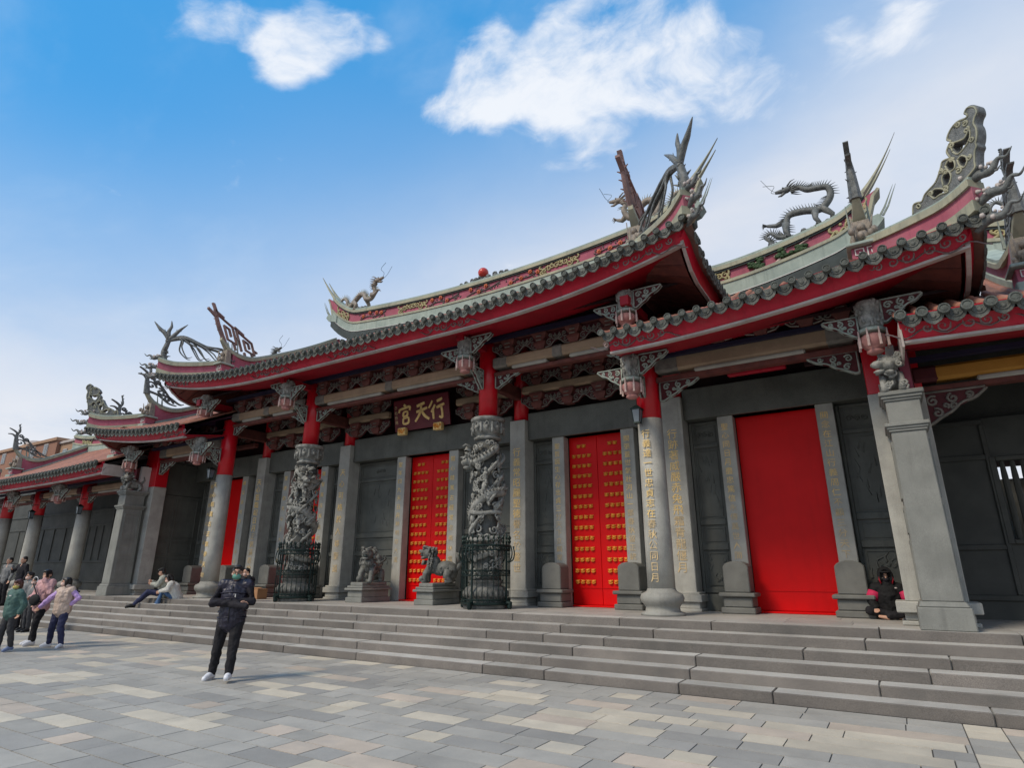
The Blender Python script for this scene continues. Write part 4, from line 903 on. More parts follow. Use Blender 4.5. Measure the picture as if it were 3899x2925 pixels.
def desc_ridge(hl, hs, R, dd, ytop, yend, ornament, fig=True):
    """ridge running down the slope to a boxed end with an openwork finial"""
    ys = lin(ytop, yend - .3, 34)
    def base(y): return R.z(dd, max(y, yend)) - .02
    def tp(y): return base(max(y, yend + .0)) + .5 + (.8 * ((yend + 1.15 - y) / 1.4) ** 2.2 if y < yend + 1.15 else 0) - (max(0, yend - y) * .0)
    def band(mt, lo, hi, th0, nm, par, ya=None):
        yy = [y for y in ys if ya is None or y > ya]; th = th0
        w_ = lambda y: th0 / 2 * (1 - .72 * max(0, min(1, (yend + .5 - y) / .8)))
        return M(hs).sweep([[(dd - w_(y), y, tp(y) + lo), (dd + w_(y), y, tp(y) + lo), (dd + w_(y), y, tp(y) + hi), (dd - w_(y), y, tp(y) + hi)] for y in yy]).build(nm, X[mt], par)
    r = band('palegreen', -1.05, -.32, .42, 'descending_ridge', hl, yend + .1) if False else M(hs).sweep([[(dd - .2, y, base(y) - .05), (dd + .2, y, base(y) - .05), (dd + .2, y, base(y) + .16), (dd - .2, y, base(y) + .16)] for y in ys if y > yend + .1]).build('descending_ridge', X['palegreen'], hl)
    M(hs).sweep([[(dd - .15, y, base(y) + .16), (dd + .15, y, base(y) + .16), (dd + .15, y, tp(y) - .13), (dd - .15, y, tp(y) - .13)] for y in ys if y > yend + .02]).build('pink_panel', X['pink'], r)
    band('cream', -.15, -.05, .42, 'moulding', r); band('palegreen', -.05, .02, .34, 'ridge_cap', r)
    b = base(yend); bx = M(hs)
    bx.box(dd - .26, dd + .26, yend - .32, yend + .16, b - .12, b + .05); bx.build('end_box', X['palegreen'], r, bevel=.015)
    M(hs).box(dd - .22, dd + .22, yend - .24, yend + .12, b + .05, b + .30).build('meander_block', X['pink'], r, bevel=.01)
    mm = M(hs)
    for s in (-1, 1): mm.ribbon([(s * .03, .03), (s * .03, .19), (s * .16, .19), (s * .16, .08), (s * .09, .08), (s * .09, .13)], .022, (dd, yend - .245, b + .07), (1, 0, 0), (0, 0, 1), .03)
    mm.build('meander_relief', X['white'], r)
    M(hs).box(dd - .29, dd + .29, yend - .36, yend + .18, b + .30, b + .36).build('box_shelf', X['palegreen'], r, bevel=.012)
    M(hs).frus(dd, yend - .02, b + .36, tp(yend) - .12, .2, .11, .15, .08).build('end_face', X['dragon_tan'], r, bevel=.015)
    if fig:
        q = M(hs); rr = random.Random(int(dd * 10) + hs)
        q.ell((dd, yend - .14, b + .5), (.12, .1, .17), 8, 5); q.ell((dd, yend - .16, b + .72), (.075, .075, .085), 8, 5)
        for k in range(8): q.ell((dd + rr.uniform(-.22, .22), yend - .2 + rr.uniform(-.1, .15), b + .42 + rr.random() * .2), (.06, .06, .08), 6, 4)
        q.tube([(dd - .12, yend - .2, b + .38), (dd - .14, yend - .22, b + .95)], .012, 5); q.tube([(dd + .13, yend - .18, b + .6), (dd + .2, yend - .2, b + .9)], [.03, .01], 5)
        q.build('opera_figure', X['dragon_tan'], r, smooth=True)
    o = Vector((dd, yend - .25, tp(yend - .25) - .02)); ux = Vector((0, .93, -.36)); uy = Vector((0, 0, 1))
    m = M(hs); m2 = M(hs)
    if ornament == 'lattice':
        lattice(m, Vector((dd, yend - .22, tp(yend) + .18)), Vector((0, .86, -.16)), Vector((0, -.42, .92)), 1.7, 1.05, .55, .11); hn = catmull([Vector((dd, yend - .1, tp(yend) + .1)), Vector((dd, yend - .42, tp(yend) + .62)), Vector((dd, yend - .62, tp(yend) + 1.05)), Vector((dd, yend - .74, tp(yend) + 1.42))], 5); m.tube(hn, radii([.075, .08, .065, .03], len(hn)), 7)
        for k_ in range(9): p = hn[min(len(hn) - 1, 2 + k_)]; m.tube([p, p + Vector(((-1) ** k_ * .14, -.05, .06))], [.04, .01], 5)
        m.build('meander_finial', X['lattice'], r)
    elif ornament == 'curl':
        for cx, cy, rr_, a, t in ((.1, .45, .2, 0, 1.2), (.45, .35, .17, 2, -1.2), (.75, .15, .13, 1, 1.1), (.3, .75, .13, 3, 1.2), (.1, .85, .1, 0, -1.2)):
            m.ribbon(spiral(cx, cy, rr_, .03, a, t, 14), .05, o, ux, uy, .09)
        sp_ = catmull([Vector((0, -.05, 0)), Vector((-.05, .4, 0)), Vector((-.08, .8, 0)), Vector((.0, 1.1, 0)), Vector((-.06, 1.45, 0))], 6); m.tube([o + ux * p.x + uy * p.y for p in sp_], radii([.11, .085, .06, .045, .012], len(sp_)), 7)
        rg_ = random.Random(7)
        for k_ in range(26): p = sp_[k_ % len(sp_)]; m.tube([o + ux * p.x + uy * p.y, o + ux * (p.x + rg_.uniform(-.1, .1)) + uy * (p.y + .06) + Vector((rg_.uniform(-.16, .16) * (1 - p.y / 1.7), 0, .03))], [.035, .006], 4)
        for P in ([(0, .5), (-.2, .75), (-.4, .7)], [(-.05, .9), (-.2, 1.0), (-.4, 1.05)], [(.3, .75), (.5, .6), (1.0, .1)], [(.45, .2), (.75, .3), (1.2, .2), (1.35, .3)], [(0, .1), (.4, .15), (.8, .0), (1.1, .05)]):
            P = catmull([Vector((p[0], p[1], 0)) for p in P], 5); m.ribbon([(p.x, p.y) for p in P], radii([.09, .07, .03], len(P)), o, ux, uy, .09)
        cz_ = o; m.v = [(x, yend - .25 + (y - (yend - .25)) * 1.15, cz_.z + (z - cz_.z) * .78) for x, y, z in m.v]; m.build('scroll_finial', X['dragon'], r)
    # tall spikes at the end
    k = M(hs)
    for s in (-.16, .16): k.tube([(dd + s, yend + .3, tp(yend + .3)), (dd + s * 1.1, yend + .22, tp(yend + .3) + .55)], [.035, .006], 5)
    k.build('ridge_spikes', X['scroll'], r)
    return r
def corner_ridge(hl, hs, R, dd, yend, dc):
    """short ridge from the end box out to the upturned corner"""
    n = 14; P = []
    for t in lin(0, 1, n):
        d = dd + .1 + (dc - dd - .1) * t; y = yend - .1 + (10.16 - yend + .1) * t; P.append(Vector((d, y, max(R.z(d, max(y, YE)), R.z(d, YE)) + .03 + .42 * max(0, t - .7) ** 1.6 * 2)))
    side = (P[-1] - P[0]); side.z = 0; side = Vector((-side.y, side.x, 0)).normalized()
    def bd(lo, hi, th, mt, nm, par):
        return M(hs).sweep([[tuple(p - side * th / 2 + Vector((0, 0, lo))), tuple(p + side * th / 2 + Vector((0, 0, lo))), tuple(p + side * th / 2 + Vector((0, 0, hi))), tuple(p - side * th / 2 + Vector((0, 0, hi)))] for p in P]).build(nm, X[mt], par)
    r = bd(-.12, .06, .34, 'cream', 'corner_ridge', hl); bd(.06, .30, .24, 'pink', 'pink_panel', r); bd(.30, .42, .34, 'cream', 'moulding', r); bd(.42, .47, .26, 'palegreen', 'ridge_cap', r)
    return r, P[-1] + Vector((0, 0, .45)), Vector((P[0].x - P[-1].x, P[0].y - P[-1].y, 0)).normalized()
def corner_orn(hs, kind, tip, ux, label, S=1.0, fs=.55):
    w = Vector((X0 + hs * tip.x, tip.y, tip.z)); t = thing('roof_ornament', label, 'roof ornament', tuple(w), 'ornaments on the roof corners')
    m = M(hs); fl = M(hs); uz = Vector((0, 0, 1))
    if kind == 'phoenix': phoenix(m, tip + ux * .12, ux, uz, S); m.build('phoenix_tail', X['dragon'], t, smooth=True)
    else:
        curl_plate(hs, tip, ux, uz, t)
    mw = M(hs); flame_hooks(fl, tip + Vector((0, 0, -.75 * fs / .55)), ux, uz, fs, 3, mw); mw.build('shard_blooms', X['trim'], t, smooth=True, kind='stuff'); fl.build('flame_hooks', X['dragon'], t, smooth=True)
    return t
for s in (1, -1):
    side_n = 'right' if s > 0 else 'left'
    desc_ridge(hall, s, RM, 7.6, 16.3, 11.6, 'lattice')
    cr, tip, ux = corner_ridge(hall, s, RM, 7.6, 11.6, 9.15)
    corner_orn(s, 'phoenix', tip, ux, 'spiky phoenix tail ornament on the ' + ('upturned corner above the lower side roof at right' if s > 0 else 'left corner of the tall middle roof'), 1.0)
# body of the hall
M(1).box(-7.4, 7.4, 14.16, 14.4, PZ, 5.75).build('back_wall', X['granite_dark'], hall)
M(1).box(-7.7, 7.7, 14.1, 14.5, 5.75, 8.95).build('upper_wall', X['wood_dark'], hall)
M(1).box(-7.4, 7.4, 11.72, 11.84, 7.2, 7.3).build('eave_purlin', X['navy'], hall)
M(1).sweep([[(-8.7, 11.4, 7.36), (8.7, 11.4, 7.36), (8.7, 11.4, 7.42), (-8.7, 11.4, 7.42)], [(-7.6, 14.2, 8.6), (7.6, 14.2, 8.6), (7.6, 14.2, 8.66), (-7.6, 14.2, 8.66)]]).build('ceiling', X['wood_dark'], hall)
for a, b in ((-3.02, 3.02), (3.54, 7.26), (-7.26, -3.54)):
    M(1).box(a, b, 13.64, 14.16, 5.0, 5.74).build('stone_lintel', X['granite_dark'], hall, bevel=.012)
TX = {'pc': ('天心可格於人尊聖道', '行義常昭麗聖德譽名於警世'), 'pr': ('行跡著威嚴赤兔飛霜青龍偃月', '天心監臨昭日月正氣滿乾坤'),
      'd1': ('聖年四九天日月神明存大道', '關心精萬古經常忠義秋霜'), 'd2': ('聖哲誕生心存忠貞三分天下立綱常', '關張蓋世氣壯河山一部春秋留正統'),
      'd2l': ('聖德如天心正大光明', '關聖萬古英風昭日月'), 'd3': ('聖心同日月盡忠篤信永傳萬世人間', '關念在江山行義周仁不顧三分天下'), 'd3l': ('聖道在人心忠義千秋', '關公扶社稷浩氣長存'),
      'rc': '行義達一世忠貞志在春秋公同日月', 'lc': '天心昭萬古正氣參天地'}
door_set(hall, 1, 0, .83, .34, True, TX['d1'][0], TX['d1'][1], stones=False)
for s in (1, -1):
    door_set(hall, s, 5.35, .785, .34, True, *(TX['d2'] if s > 0 else TX['d2l']), stuff=s < 0)
    pilaster(hall, s, 3.28, 13.5, .47, 5.55, TX['pc'][1 if s > 0 else 0]); pilaster(hall, s, 7.5, 13.5, .47, 5.55, TX['pr'][0 if s > 0 else 1])
    for d in (3.28, 7.5):
        M(s).lathe([(.21, 5.55), (.21, 8.3)], d, 13.74, 16).build('inner_post', X['col_red'], hall, smooth=True)
        M(s).box(d - .1, d + .1, 12.2, 13.6, 6.12, 6.46).build('cross_beam', X['redbrown'], hall, bevel=.02)
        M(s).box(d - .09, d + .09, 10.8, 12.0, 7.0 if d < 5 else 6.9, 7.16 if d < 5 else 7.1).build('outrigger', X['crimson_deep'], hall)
    panel(hall, s, 1.18, 3.04); panel(hall, s, 3.52, 4.22); panel(hall, s, 6.48, 7.26)
    dragon_column(hall, s, 3.28, 12.08, 7 if s > 0 else 21)
    pendant(3.28, 11.06, 7.12, 6.2, hall, s); pendant(7.44, 11.06, 7.3, 6.47, hall, s)
    round_column(hall, s, 7.44, 12.08, .262, 4.72, 6.6, TX['rc' if s > 0 else 'lc'])
    wing(3.28 + .24, 12.05, 6.44, 1, hall, s, .8, .4); wing(3.28 - .24, 12.05, 6.44, -1, hall, s, .8, .4)
    wing(3.28, 11.8, 6.5, 1, hall, s, .5, .5, 'y'); wing(7.44 - .27, 12.05, 6.44, -1, hall, s, .7, .36)
    wing(7.44, 11.8, 5.6, 1, hall, s, .5, .45, 'y')
for a, b in ((-3.05, 3.05), (3.52, 7.2), (-7.2, -3.52)):
    bm_ = M(1).box(a, b, 11.88, 12.2, 6.53, 6.80).build('tie_beam', X['tan'], hall, bevel=.05)
    c = (a + b) / 2; e = .45
    for x0, x1 in ((a, a + e), (b - e, b), (c - .16, c + .16)): M(1).box(x0, x1, 11.86, 12.22, 6.52, 6.81).build('painted_sleeve', X['scroll_dim'], bm_, bevel=.05)
    for x0, x1 in ((a + e + .1, c - .3), (c + .3, b - e - .1)): M(1).box(x0, x1, 11.9, 12.12, 6.44, 6.53).build('pale_under_trim', X['beamtrim'], bm_, bevel=.03)
    M(1).box(a, b, 11.95, 12.15, 6.34, 6.44).build('lower_rail', X['redbrown'], bm_, bevel=.02)
    M(1).box(a, b, 11.85, 12.2, 7.22, 7.34).build('upper_rail', X['redbrown'], bm_)
    for x0, x1 in (((a, -1.3), (1.3, b)) if a < 0 < b else ((a, b),)): M(1).box(x0, x1, 13.3, 13.5, 6.2, 6.42).build('inner_beam', X['tan'], hall, bevel=.04)
    M(1).box(a, b, 13.36, 13.5, 6.84, 7.0).build('inner_beam', X['redbrown'], hall, bevel=.03)
for d in (-2.7, -1.8, -.9, 0, .9, 1.8, 2.7, 4.0, 4.9, 5.8, 6.7, -4.0, -4.9, -5.8, -6.7):
    bracket_set(d, 12.0, 6.8, hall, 1)
    if abs(d) > 1.3: bracket_set(d, 13.42, 5.76, hall, 1)
    if abs(d) > 1.3: bracket_set(d, 13.42, 6.42, hall, 1)
for d in (-8.1, -3.28, 0, 3.28, 8.1):
    pf = M(1); fascia_scroll(pf, d, Em, 3); pf.build('fascia_scrollwork', X['scroll_pink'], hall, kind='stuff')
# ------------------------------------------------------------------ side halls
Es = lambda d: 5.72 + .58 * (max(0, d - 7.3) / 5.84) ** 1.95
def clips(d): return 15.0 if d <= 11.8 else max(10.35, 11.65 - (d - 11.8) / 1.55 * 1.4)
def ridge_top_s(d):
    a = abs(d); return 9.35 + .75 * (max(0, a - 8.5) / 3.8) ** 1.6 + (1.3 * ((a - 11.3) / 1.7) ** 2.08 if a > 11.3 else 0)
def pines(mt, mp, cx, f, w, h, y, seed):
    r = random.Random(seed)
    for k in range(3):
        P = catmull([(cx - w * .3 + k * w * .3, -.45 * h, 0), (cx - w * .2 + k * w * .3, -.1 * h, 0), (cx - w * .28 + k * w * .3, .1 * h, 0), (cx - w * .1 + k * w * .3, .35 * h, 0)], 4); mt.tube([(p.x, y, f(p.x) + p.y) for p in P], radii([.05, .035, .02], len(P)), 6)
    for k in range(14):
        x = cx + r.uniform(-.5, .5) * w; z = r.uniform(-.25, .42) * h
        pc = M(mt.s)
        for q in range(5): pc.ell((x + r.uniform(-.11, .11), y - .03, f(x) + z + r.uniform(-.02, .04)), (.07, .06, .045), 6, 4)
        pc.build('pine_clump', X['pine'], mp, smooth=True)
def square_pillar(hl, hs):
    m = M(hs); m.frus(11.93, 11.46, PZ, 1.14, .34, .44, .33, .43); m.frus(11.93, 11.46, 1.14, 1.22, .31, .41, .28, .38)
    o = m.build('wall_end_pillar', X['stone_mid'], hl, bevel=.015)
    M(hs).frus(11.93, 11.46, 1.22, 3.76, .255, .355, .235, .335).build('pillar_shaft', X['stone_mid'], o, bevel=.012)
    m = M(hs)
    for z0, z1, a in ((3.76, 3.80, .26), (3.80, 3.84, .28), (3.84, 3.90, .305), (4.26, 4.30, .26), (4.30, 4.35, .285), (4.35, 4.42, .31)): m.box(11.93 - a, 11.93 + a, 11.46 - a - .1, 11.46 + a + .1, z0, z1)
    m.box(11.93 - .235, 11.93 + .235, 11.46 - .335, 11.46 + .335, 3.9, 4.26); m.build('pillar_mouldings', X['stone_mid'], o, bevel=.01)
    for q in (-1, 1):
        xd = 11.93 + q * .25; f = M(hs)
        for z0, z1 in ((1.35, 2.1), (2.2, 2.6), (2.72, 3.62)):
            a, b = sorted((xd - q * .03, xd + q * .012)); g = .05
            f.box(a, b, 11.2, 11.2 + g, z0, z1); f.box(a, b, 11.72 - g, 11.72, z0, z1); f.box(a, b, 11.25, 11.67, z0, z0 + g); f.box(a, b, 11.25, 11.67, z1 - g, z1)
        f.build('side_panel_frame', X['stone_mid'], o)
    # crouching beast carved on the cap
    b = M(hs); z = 4.42
    b.ell((11.86, 11.4, z + .24), (.15, .26, .17), 10, 6); b.ell((11.84, 11.14, z + .47), (.14, .16, .15), 10, 6); b.ell((11.84, 11.0, z + .42), (.09, .1, .08), 8, 5); b.ell((11.84, 11.02, z + .31), (.07, .08, .04), 8, 5)
    for q in (-1, 1):
        b.tube([(11.85 + q * .11, 11.2, z + .3), (11.85 + q * .13, 11.12, z + .14), (11.85 + q * .12, 11.08, z)], [.07, .05, .06], 7); b.tube([(11.86 + q * .12, 11.55, z + .25), (11.86 + q * .14, 11.6, z + .1), (11.86 + q * .13, 11.52, z)], [.09, .06, .05], 7); b.ell((11.84 + q * .11, 11.22, z + .58), (.04, .03, .06), 6, 4)
    for k in range(18):
        a = k * .7; b.tube([(11.84 + .13 * cos(a) * (1 if k % 2 else .8), 11.2 + .05 * (k % 3), z + .45 + .13 * sin(a)), (11.84 + .2 * cos(a), 11.26 + .05 * (k % 3), z + .45 + .2 * sin(a))], [.045, .02], 5)
    b.tube([(11.86, 11.66, z + .3), (11.88, 11.76, z + .42), (11.86, 11.72, z + .56)], [.05, .05, .02], 6)
    b.ell((11.7, 11.04, z + .46), (.12, .09, .07), 8, 5); b.ell((11.7, 11.05, z + .34), (.09, .07, .035), 8, 5)
    for k in range(26):
        rr_ = random.Random(k); cx, cz = 11.86 + rr_.uniform(-.16, .16), z + rr_.uniform(.04, .62); b.tube([(cx + p[0], 11.14 - .1 * (1 - abs(cz - z - .35)), cz + p[1]) for p in spiral(0, 0, .06, .012, k, 1.3 * (-1) ** k, 9)], .02, 5)
    b.build('carved_beast', X['carved'], o, smooth=True)
    M(hs).box(11.98, 12.16, 11.5, 11.8, 4.42, 5.3).build('painted_post', X['plate'], o, bevel=.012)
    M(hs).box(12.0, 12.14, 11.485, 11.5, 4.5, 5.22).build('post_panel', X['pink'], o)
    M(hs).box(11.86, 11.98, 11.6, 12.15, 4.42, 5.35).build('white_gable_stub', X['white'], o); M(hs).box(11.8, 11.98, 12.15, 14.1, 4.42, 5.6).build('gable_partition', X['granite_dark'], o)
    M(hs).box(11.78, 12.1, 11.85, 14.1, PZ, 4.4).build('party_wall', X['granite_dark'], o)
    pw = o
    for y0, y1 in ((12.3, 13.0), (13.05, 13.9)):
        for z0, z1 in ((1.3, 2.1), (2.2, 2.7), (2.8, 4.3)):
            f = M(hs); g = .05
            f.box(11.755, 11.78, y0, y0 + g, z0, z1); f.box(11.755, 11.78, y1 - g, y1, z0, z1); f.box(11.755, 11.78, y0 + g, y1 - g, z0, z0 + g); f.box(11.755, 11.78, y0 + g, y1 - g, z1 - g, z1); f.build('panel_frame', X['granite_dark'], pw, bevel=.008)
    return o
TBX, TBY, TBZ = (10.50, 10.92), 12.6, 5.66
def side_hall(hs):
    far_ = hs < 0; sd_ = 'left' if far_ else 'right'
    hl = thing('side_hall', 'lower temple hall with plain red door ' + ('left of the tall middle hall' if far_ else 'between the tall hall and the square stone pillar'), 'temple hall', (X0 + hs * 9.6, 12, PZ), 'lower halls flanking the middle hall')
    R = Roof(Es, 5.72, 15.0, clips, .43, .015)
    rf = roof_front(hl, hs, R, 7.25, 13.35, .265, (7.3, 13.14))
    Ess = lambda y: 5.95 + .40 * max(0, (11.4 - y) / 1.0) ** 2.0 if y < 11.4 else 5.95
    side_skirt(hl, hs, R, 11.8, 13.35, 11.65, Ess, 19.5, 7.2, rf)
    M(hs).grid(lambda u, w: (u, 15 + w * 6, 8.3 - w * 3.4), [7.4, 11.85], [0, 1]).build('back_roof', X['tilebed'], hl)
    M(hs).prism([(11.65, 7.1), (18.3, 7.1), (15, 8.8)], (11.76, 0, 0), (0, 1, 0), (0, 0, 1), .06).build('gable_wall', X['pink'], hl)
    r = build_ridge(hl, hs, 7.7, 12.15, ridge_top_s, 15.0, 12.1, 13.02, .86, False, 5)
    f = lambda x: ridge_top_s(x) - .40
    mt, mp, yl = M(hs), r, M(hs); pines(mt, mp, 10.0, f, 1.7, .42, 14.82, 3); yscroll(yl, 8.75, f, .3, .4, 14.82, 2, 4); yscroll(yl, 11.75, lambda x: f(x) - .03, .75, .46, 14.82, 5, 6)
    mt.build('pine_trunk_relief', X['tassel'], r, smooth=True); yl.build('scroll_relief', X['yellowscroll'], r, smooth=True)
    desc_ridge(hl, hs, R, 11.85, 14.85, 11.5, 'curl')
    cr, tip, ux = corner_ridge(hl, hs, R, 11.85, 11.5, 13.35)
    corner_orn(hs, 'curl', tip, ux, ('tall openwork scroll ornament with hooked top on the far left roof corner' if far_ else 'large grey openwork scroll with hooked top at the upper right roof corner'), 1.75, .6)
    M(hs).box(7.4, 11.8, 14.16, 14.4, PZ, 5.75).build('back_wall', X['granite_dark'], hl)
    M(hs).box(7.7, 11.9, 14.1, 14.5, 5.75, 7.6).build('upper_wall', X['wood_dark'], hl)
    M(hs).box(7.4, 11.7, 11.72, 11.84, 5.94, 6.02).build('eave_purlin', X['navy'], hl)
    M(hs).sweep([[(7.4, 11.4, 6.06), (12.9, 11.4, 6.06), (12.9, 11.4, 6.12), (7.4, 11.4, 6.12)], [(7.4, 14.2, 7.2), (12, 14.2, 7.2), (12, 14.2, 7.26), (7.4, 14.2, 7.26)]]).build('ceiling', X['wood_dark'], hl)
    M(hs).box(7.74, 11.75, 13.64, 14.16, 5.0, 5.74).build('stone_lintel', X['granite_dark'], hl, bevel=.012)
    door_set(hl, hs, 9.65, .84, .34, False, *(TX['d3'] if hs > 0 else TX['d3l']))
    panel(hl, hs, 7.75, 8.46); panel(hl, hs, 10.84, 11.6)
    o = M(hs).box(11.47, 12.30, 11.92, 12.4, PZ + .36, 4.62).build('square_column', X['granite'], hl, bevel=.01)
    m = M(hs); m.box(11.38, 12.39, 11.83, 12.5, PZ, PZ + .07); m.box(11.43, 12.34, 11.88, 12.45, PZ + .07, PZ + .19); m.box(11.33, 12.44, 11.78, 12.5, PZ + .19, PZ + .36); m.build('column_base', X['granite'], o, bevel=.015)
    M(hs).box(11.48, 12.29, 11.93, 12.39, 4.62, 6.1).build('painted_shaft', X['col_red'], o, bevel=.01)
    bm_ = M(hs).box(7.68, 11.45, 11.9, 12.2, 5.68, 6.02).build('tie_beam', X['tan'], hl, bevel=.05)
    for x0, x1 in ((7.68, 8.2), (10.95, 11.45)): M(hs).box(x0, x1, 11.88, 12.22, 5.67, 6.03).build('painted_sleeve', X['scroll_dim'], bm_, bevel=.05)
    M(hs).box(8.5, 10.6, 11.92, 12.14, 5.59, 5.68).build('pale_under_trim', X['beamtrim'], bm_, bevel=.03)
    M(hs).box(7.68, 11.45, 11.97, 12.15, 5.48, 5.59).build('lower_rail', X['redbrown'], bm_)
    M(hs).box(7.8, 11.7, 13.3, 13.5, 5.95, 6.12).build('inner_beam', X['redbrown'], hl, bevel=.03)
    M(hs).box(8.9, 10.1, 13.2, 13.34, 5.76, 5.86).build('inner_beam', X['crimson'], hl, bevel=.02)
    for d in (8.3, 9.1, 9.9, 10.7, 11.3): bracket_set(d, 13.5, 6.12, hl, hs); bracket_set(d, 11.75, 6.03, hl, hs)
    pendant(7.46, 11.06, 5.86, 4.93, hl, hs); pendant(11.7, 11.06, 6.02, 5.06, hl, hs)
    wing(7.44 + .27, 12.05, 5.5, 1, hl, hs, .85, .42); wing(11.45, 12.05, 5.5, -1, hl, hs, .85, .42)
    for d in (7.8, 12.5): g = M(hs); fascia_scroll(g, d, Es, 3); g.build('fascia_scrollwork', X['scroll_pink'], hl, kind='stuff')
    mb = M(hs); mb.box(TBX[0], TBX[1], TBY, TBY + .06, TBZ - .13, TBZ + .13); o = mb.build('beam_end_tablet', X['wood_dark'], hl, bevel=.01)
    q = M(hs); q.lathe([(.05, 0), (.085, 0), (.085, .02), (.05, .02)], 0, 0, 16); q.v = [((TBX[0] + TBX[1]) / 2 + x, TBY - .01 - z, TBZ + y) for x, y, z in q.v]; q.box((TBX[0] + TBX[1]) / 2 - .02, (TBX[0] + TBX[1]) / 2 + .02, TBY - .025, TBY - .005, TBZ - .02, TBZ + .02); q.build('coin_emblem', X['white'], o)
    square_pillar(hl, hs)
    return hl
for s in (1, -1): side_hall(s)
# ------------------------------------------------------------------ outer halls
def outer_hall(hs):
    far_ = hs < 0
    hl = thing('outer_hall', 'low outer temple hall ' + ('with round columns at the far left edge' if far_ else 'with dark barred window at the right edge'), 'temple hall', (X0 + hs * 19.5, 12, PZ), 'lowest halls at both ends of the temple')
    Eo = lambda d: 4.87 + .10 * (abs(d - 19.5) / 7.5) ** 3
    def clipo(d):
        if d < 13.6: return 11.95
        if d > 25.05: return max(10.35, 10.35 + (26.95 - d) / 1.9 * 1.4)
        return 14.6
    R = Roof(Eo, 4.87, 14.6, clipo)
    rf = roof_front(hl, hs, R, 12.05, 26.95, .27, (12.05, 26.95))
    M(hs).grid(lambda u, w: (u, 14.6 + w * 6, 7.72 - w * 3.4), [13.9, 25.1], [0, 1]).build('back_roof', X['tilebed'], hl)
    top = lambda d: 8.25 + .42 * (abs(d - 19.5) / 5.5) ** 3
    r = build_ridge(hl, hs, 13.95, 25.0, top, 14.6, None, None, .8, False, 8)
    yl = M(hs); f = lambda x: top(x) - .38
    for cx in (14.7, 16.6, 18.5, 21, 23.5): yscroll(yl, cx, f, .9, .4, 14.42, 6, int(cx))
    yl.build('scroll_relief', X['yellowscroll'], r, smooth=True)
    for d in (14.0, 23.4): desc_ridge(hl, hs, R, d, 14.5, 11.7, 'curl', True)
    for d0, d1 in ((25.0, 26.9),): corner_ridge(hl, hs, R, d0, 11.7, d1)
    M(hs).box(12.6, 17, 20.2, 20.4, 0, 3.95).build('dimming_wall', X['granite_side'], hl)  # added wall that dims the bright view through the window bars
    bw = M(hs); bw.box(12.1, 13.2, 14.16, 14.4, PZ, 6.5); bw.box(14.75, 44, 14.16, 14.4, PZ, 6.5); bw.box(13.2, 14.75, 14.16, 14.4, 3.66, 6.5); bw.box(13.2, 14.75, 14.16, 14.4, PZ, 2.1); bw.build('back_wall', X['granite_shaded'], hl)
    M(hs).box(12.1, 27, 11.72, 11.84, 5.04, 5.12).build('eave_purlin', X['navy'], hl)
    M(hs).sweep([[(12.1, 11.4, 5.16), (27, 11.4, 5.16), (27, 11.4, 5.22), (12.1, 11.4, 5.22)], [(12.1, 14.2, 6.4), (27, 14.2, 6.4), (27, 14.2, 6.46), (12.1, 14.2, 6.46)]]).build('ceiling', X['wood_dark'], hl)
    win = (13.25, 14.7)
    w = M(hs)
    segs = [(12.1, win[0]), (win[1], 18.2), (18.25, 21.8), (21.85, 27), (27.05, 33), (33.05, 39)]
    for i, (a, b) in enumerate(segs):
        o = M(hs).box(a, b, 14.0, 14.16, PZ, 4.4).build('wall_panel', X['granite_shaded'], hl)
        fr = M(hs)
        for z0, z1 in ((4.28, 4.38), (3.62, 3.72), (2.0, 2.1), (1.14, 1.24)): fr.box(a + .02, b - .02, 13.96, 14.0, z0, z1)
        for x in (a + .02, b - .1): fr.box(x, x + .08, 13.95, 14.0, 1.24, 4.28)
        if b - a > 2:
            for x in lin(a + .8, b - .8, 4): fr.box(x, x + .06, 13.965, 14.0, 2.1, 3.62)
        fr.build('panel_frame', X['granite_shaded'], o, bevel=.012)
    o = M(hs).box(win[0], win[1], 14.0, 14.16, PZ, 2.14).build('window_sill_wall', X['granite_shaded'], hl); M(hs).box(win[0], win[1], 14.0, 14.16, 3.6, 4.4).build('window_head', X['granite_shaded'], hl)
    wf = M(hs); wf.box(win[0] - .06, win[0] + .04, 13.94, 14.12, 2.1, 3.66); wf.box(win[1] - .04, win[1] + .06, 13.94, 14.12, 2.1, 3.66); wf.box(win[0] + .04, win[1] - .04, 13.94, 14.12, 3.58, 3.66); wf.box(win[0] + .04, win[1] - .04, 13.94, 14.12, 2.1, 2.18)
    wo = wf.build('window_frame', X['granite_shaded'], hl, bevel=.01)
    for k in range(9):
        x = win[0] + .13 + k * .15; M(hs).lathe([(.035, 2.18), (.05, 2.5), (.05, 3.3), (.035, 3.58)], x, 14.04, 8).build('window_bar', X['granite_shaded'], wo)
    # the daylit court seen through the bars
    M(hs).box(win[0], win[1], 14.13, 14.16, 2.1, 3.62).build('court_glow_panel', X['white'], wo) if False else None
    for d in (16.75, 21.1, 24.4):
        round_column(hl, hs, d, 12.08, .255, 4.02, 5.3)
        pendant(d, 11.06, 5.0, 4.2, hl, hs); wing(d + .25, 12.05, 4.7, 1, hl, hs, .75, .38); wing(d - .25, 12.05, 4.7, -1, hl, hs, .75, .38)
        M(hs).lathe([(.23, 3.9), (.23, 5.3)], d, 12.0, 12) if False else None
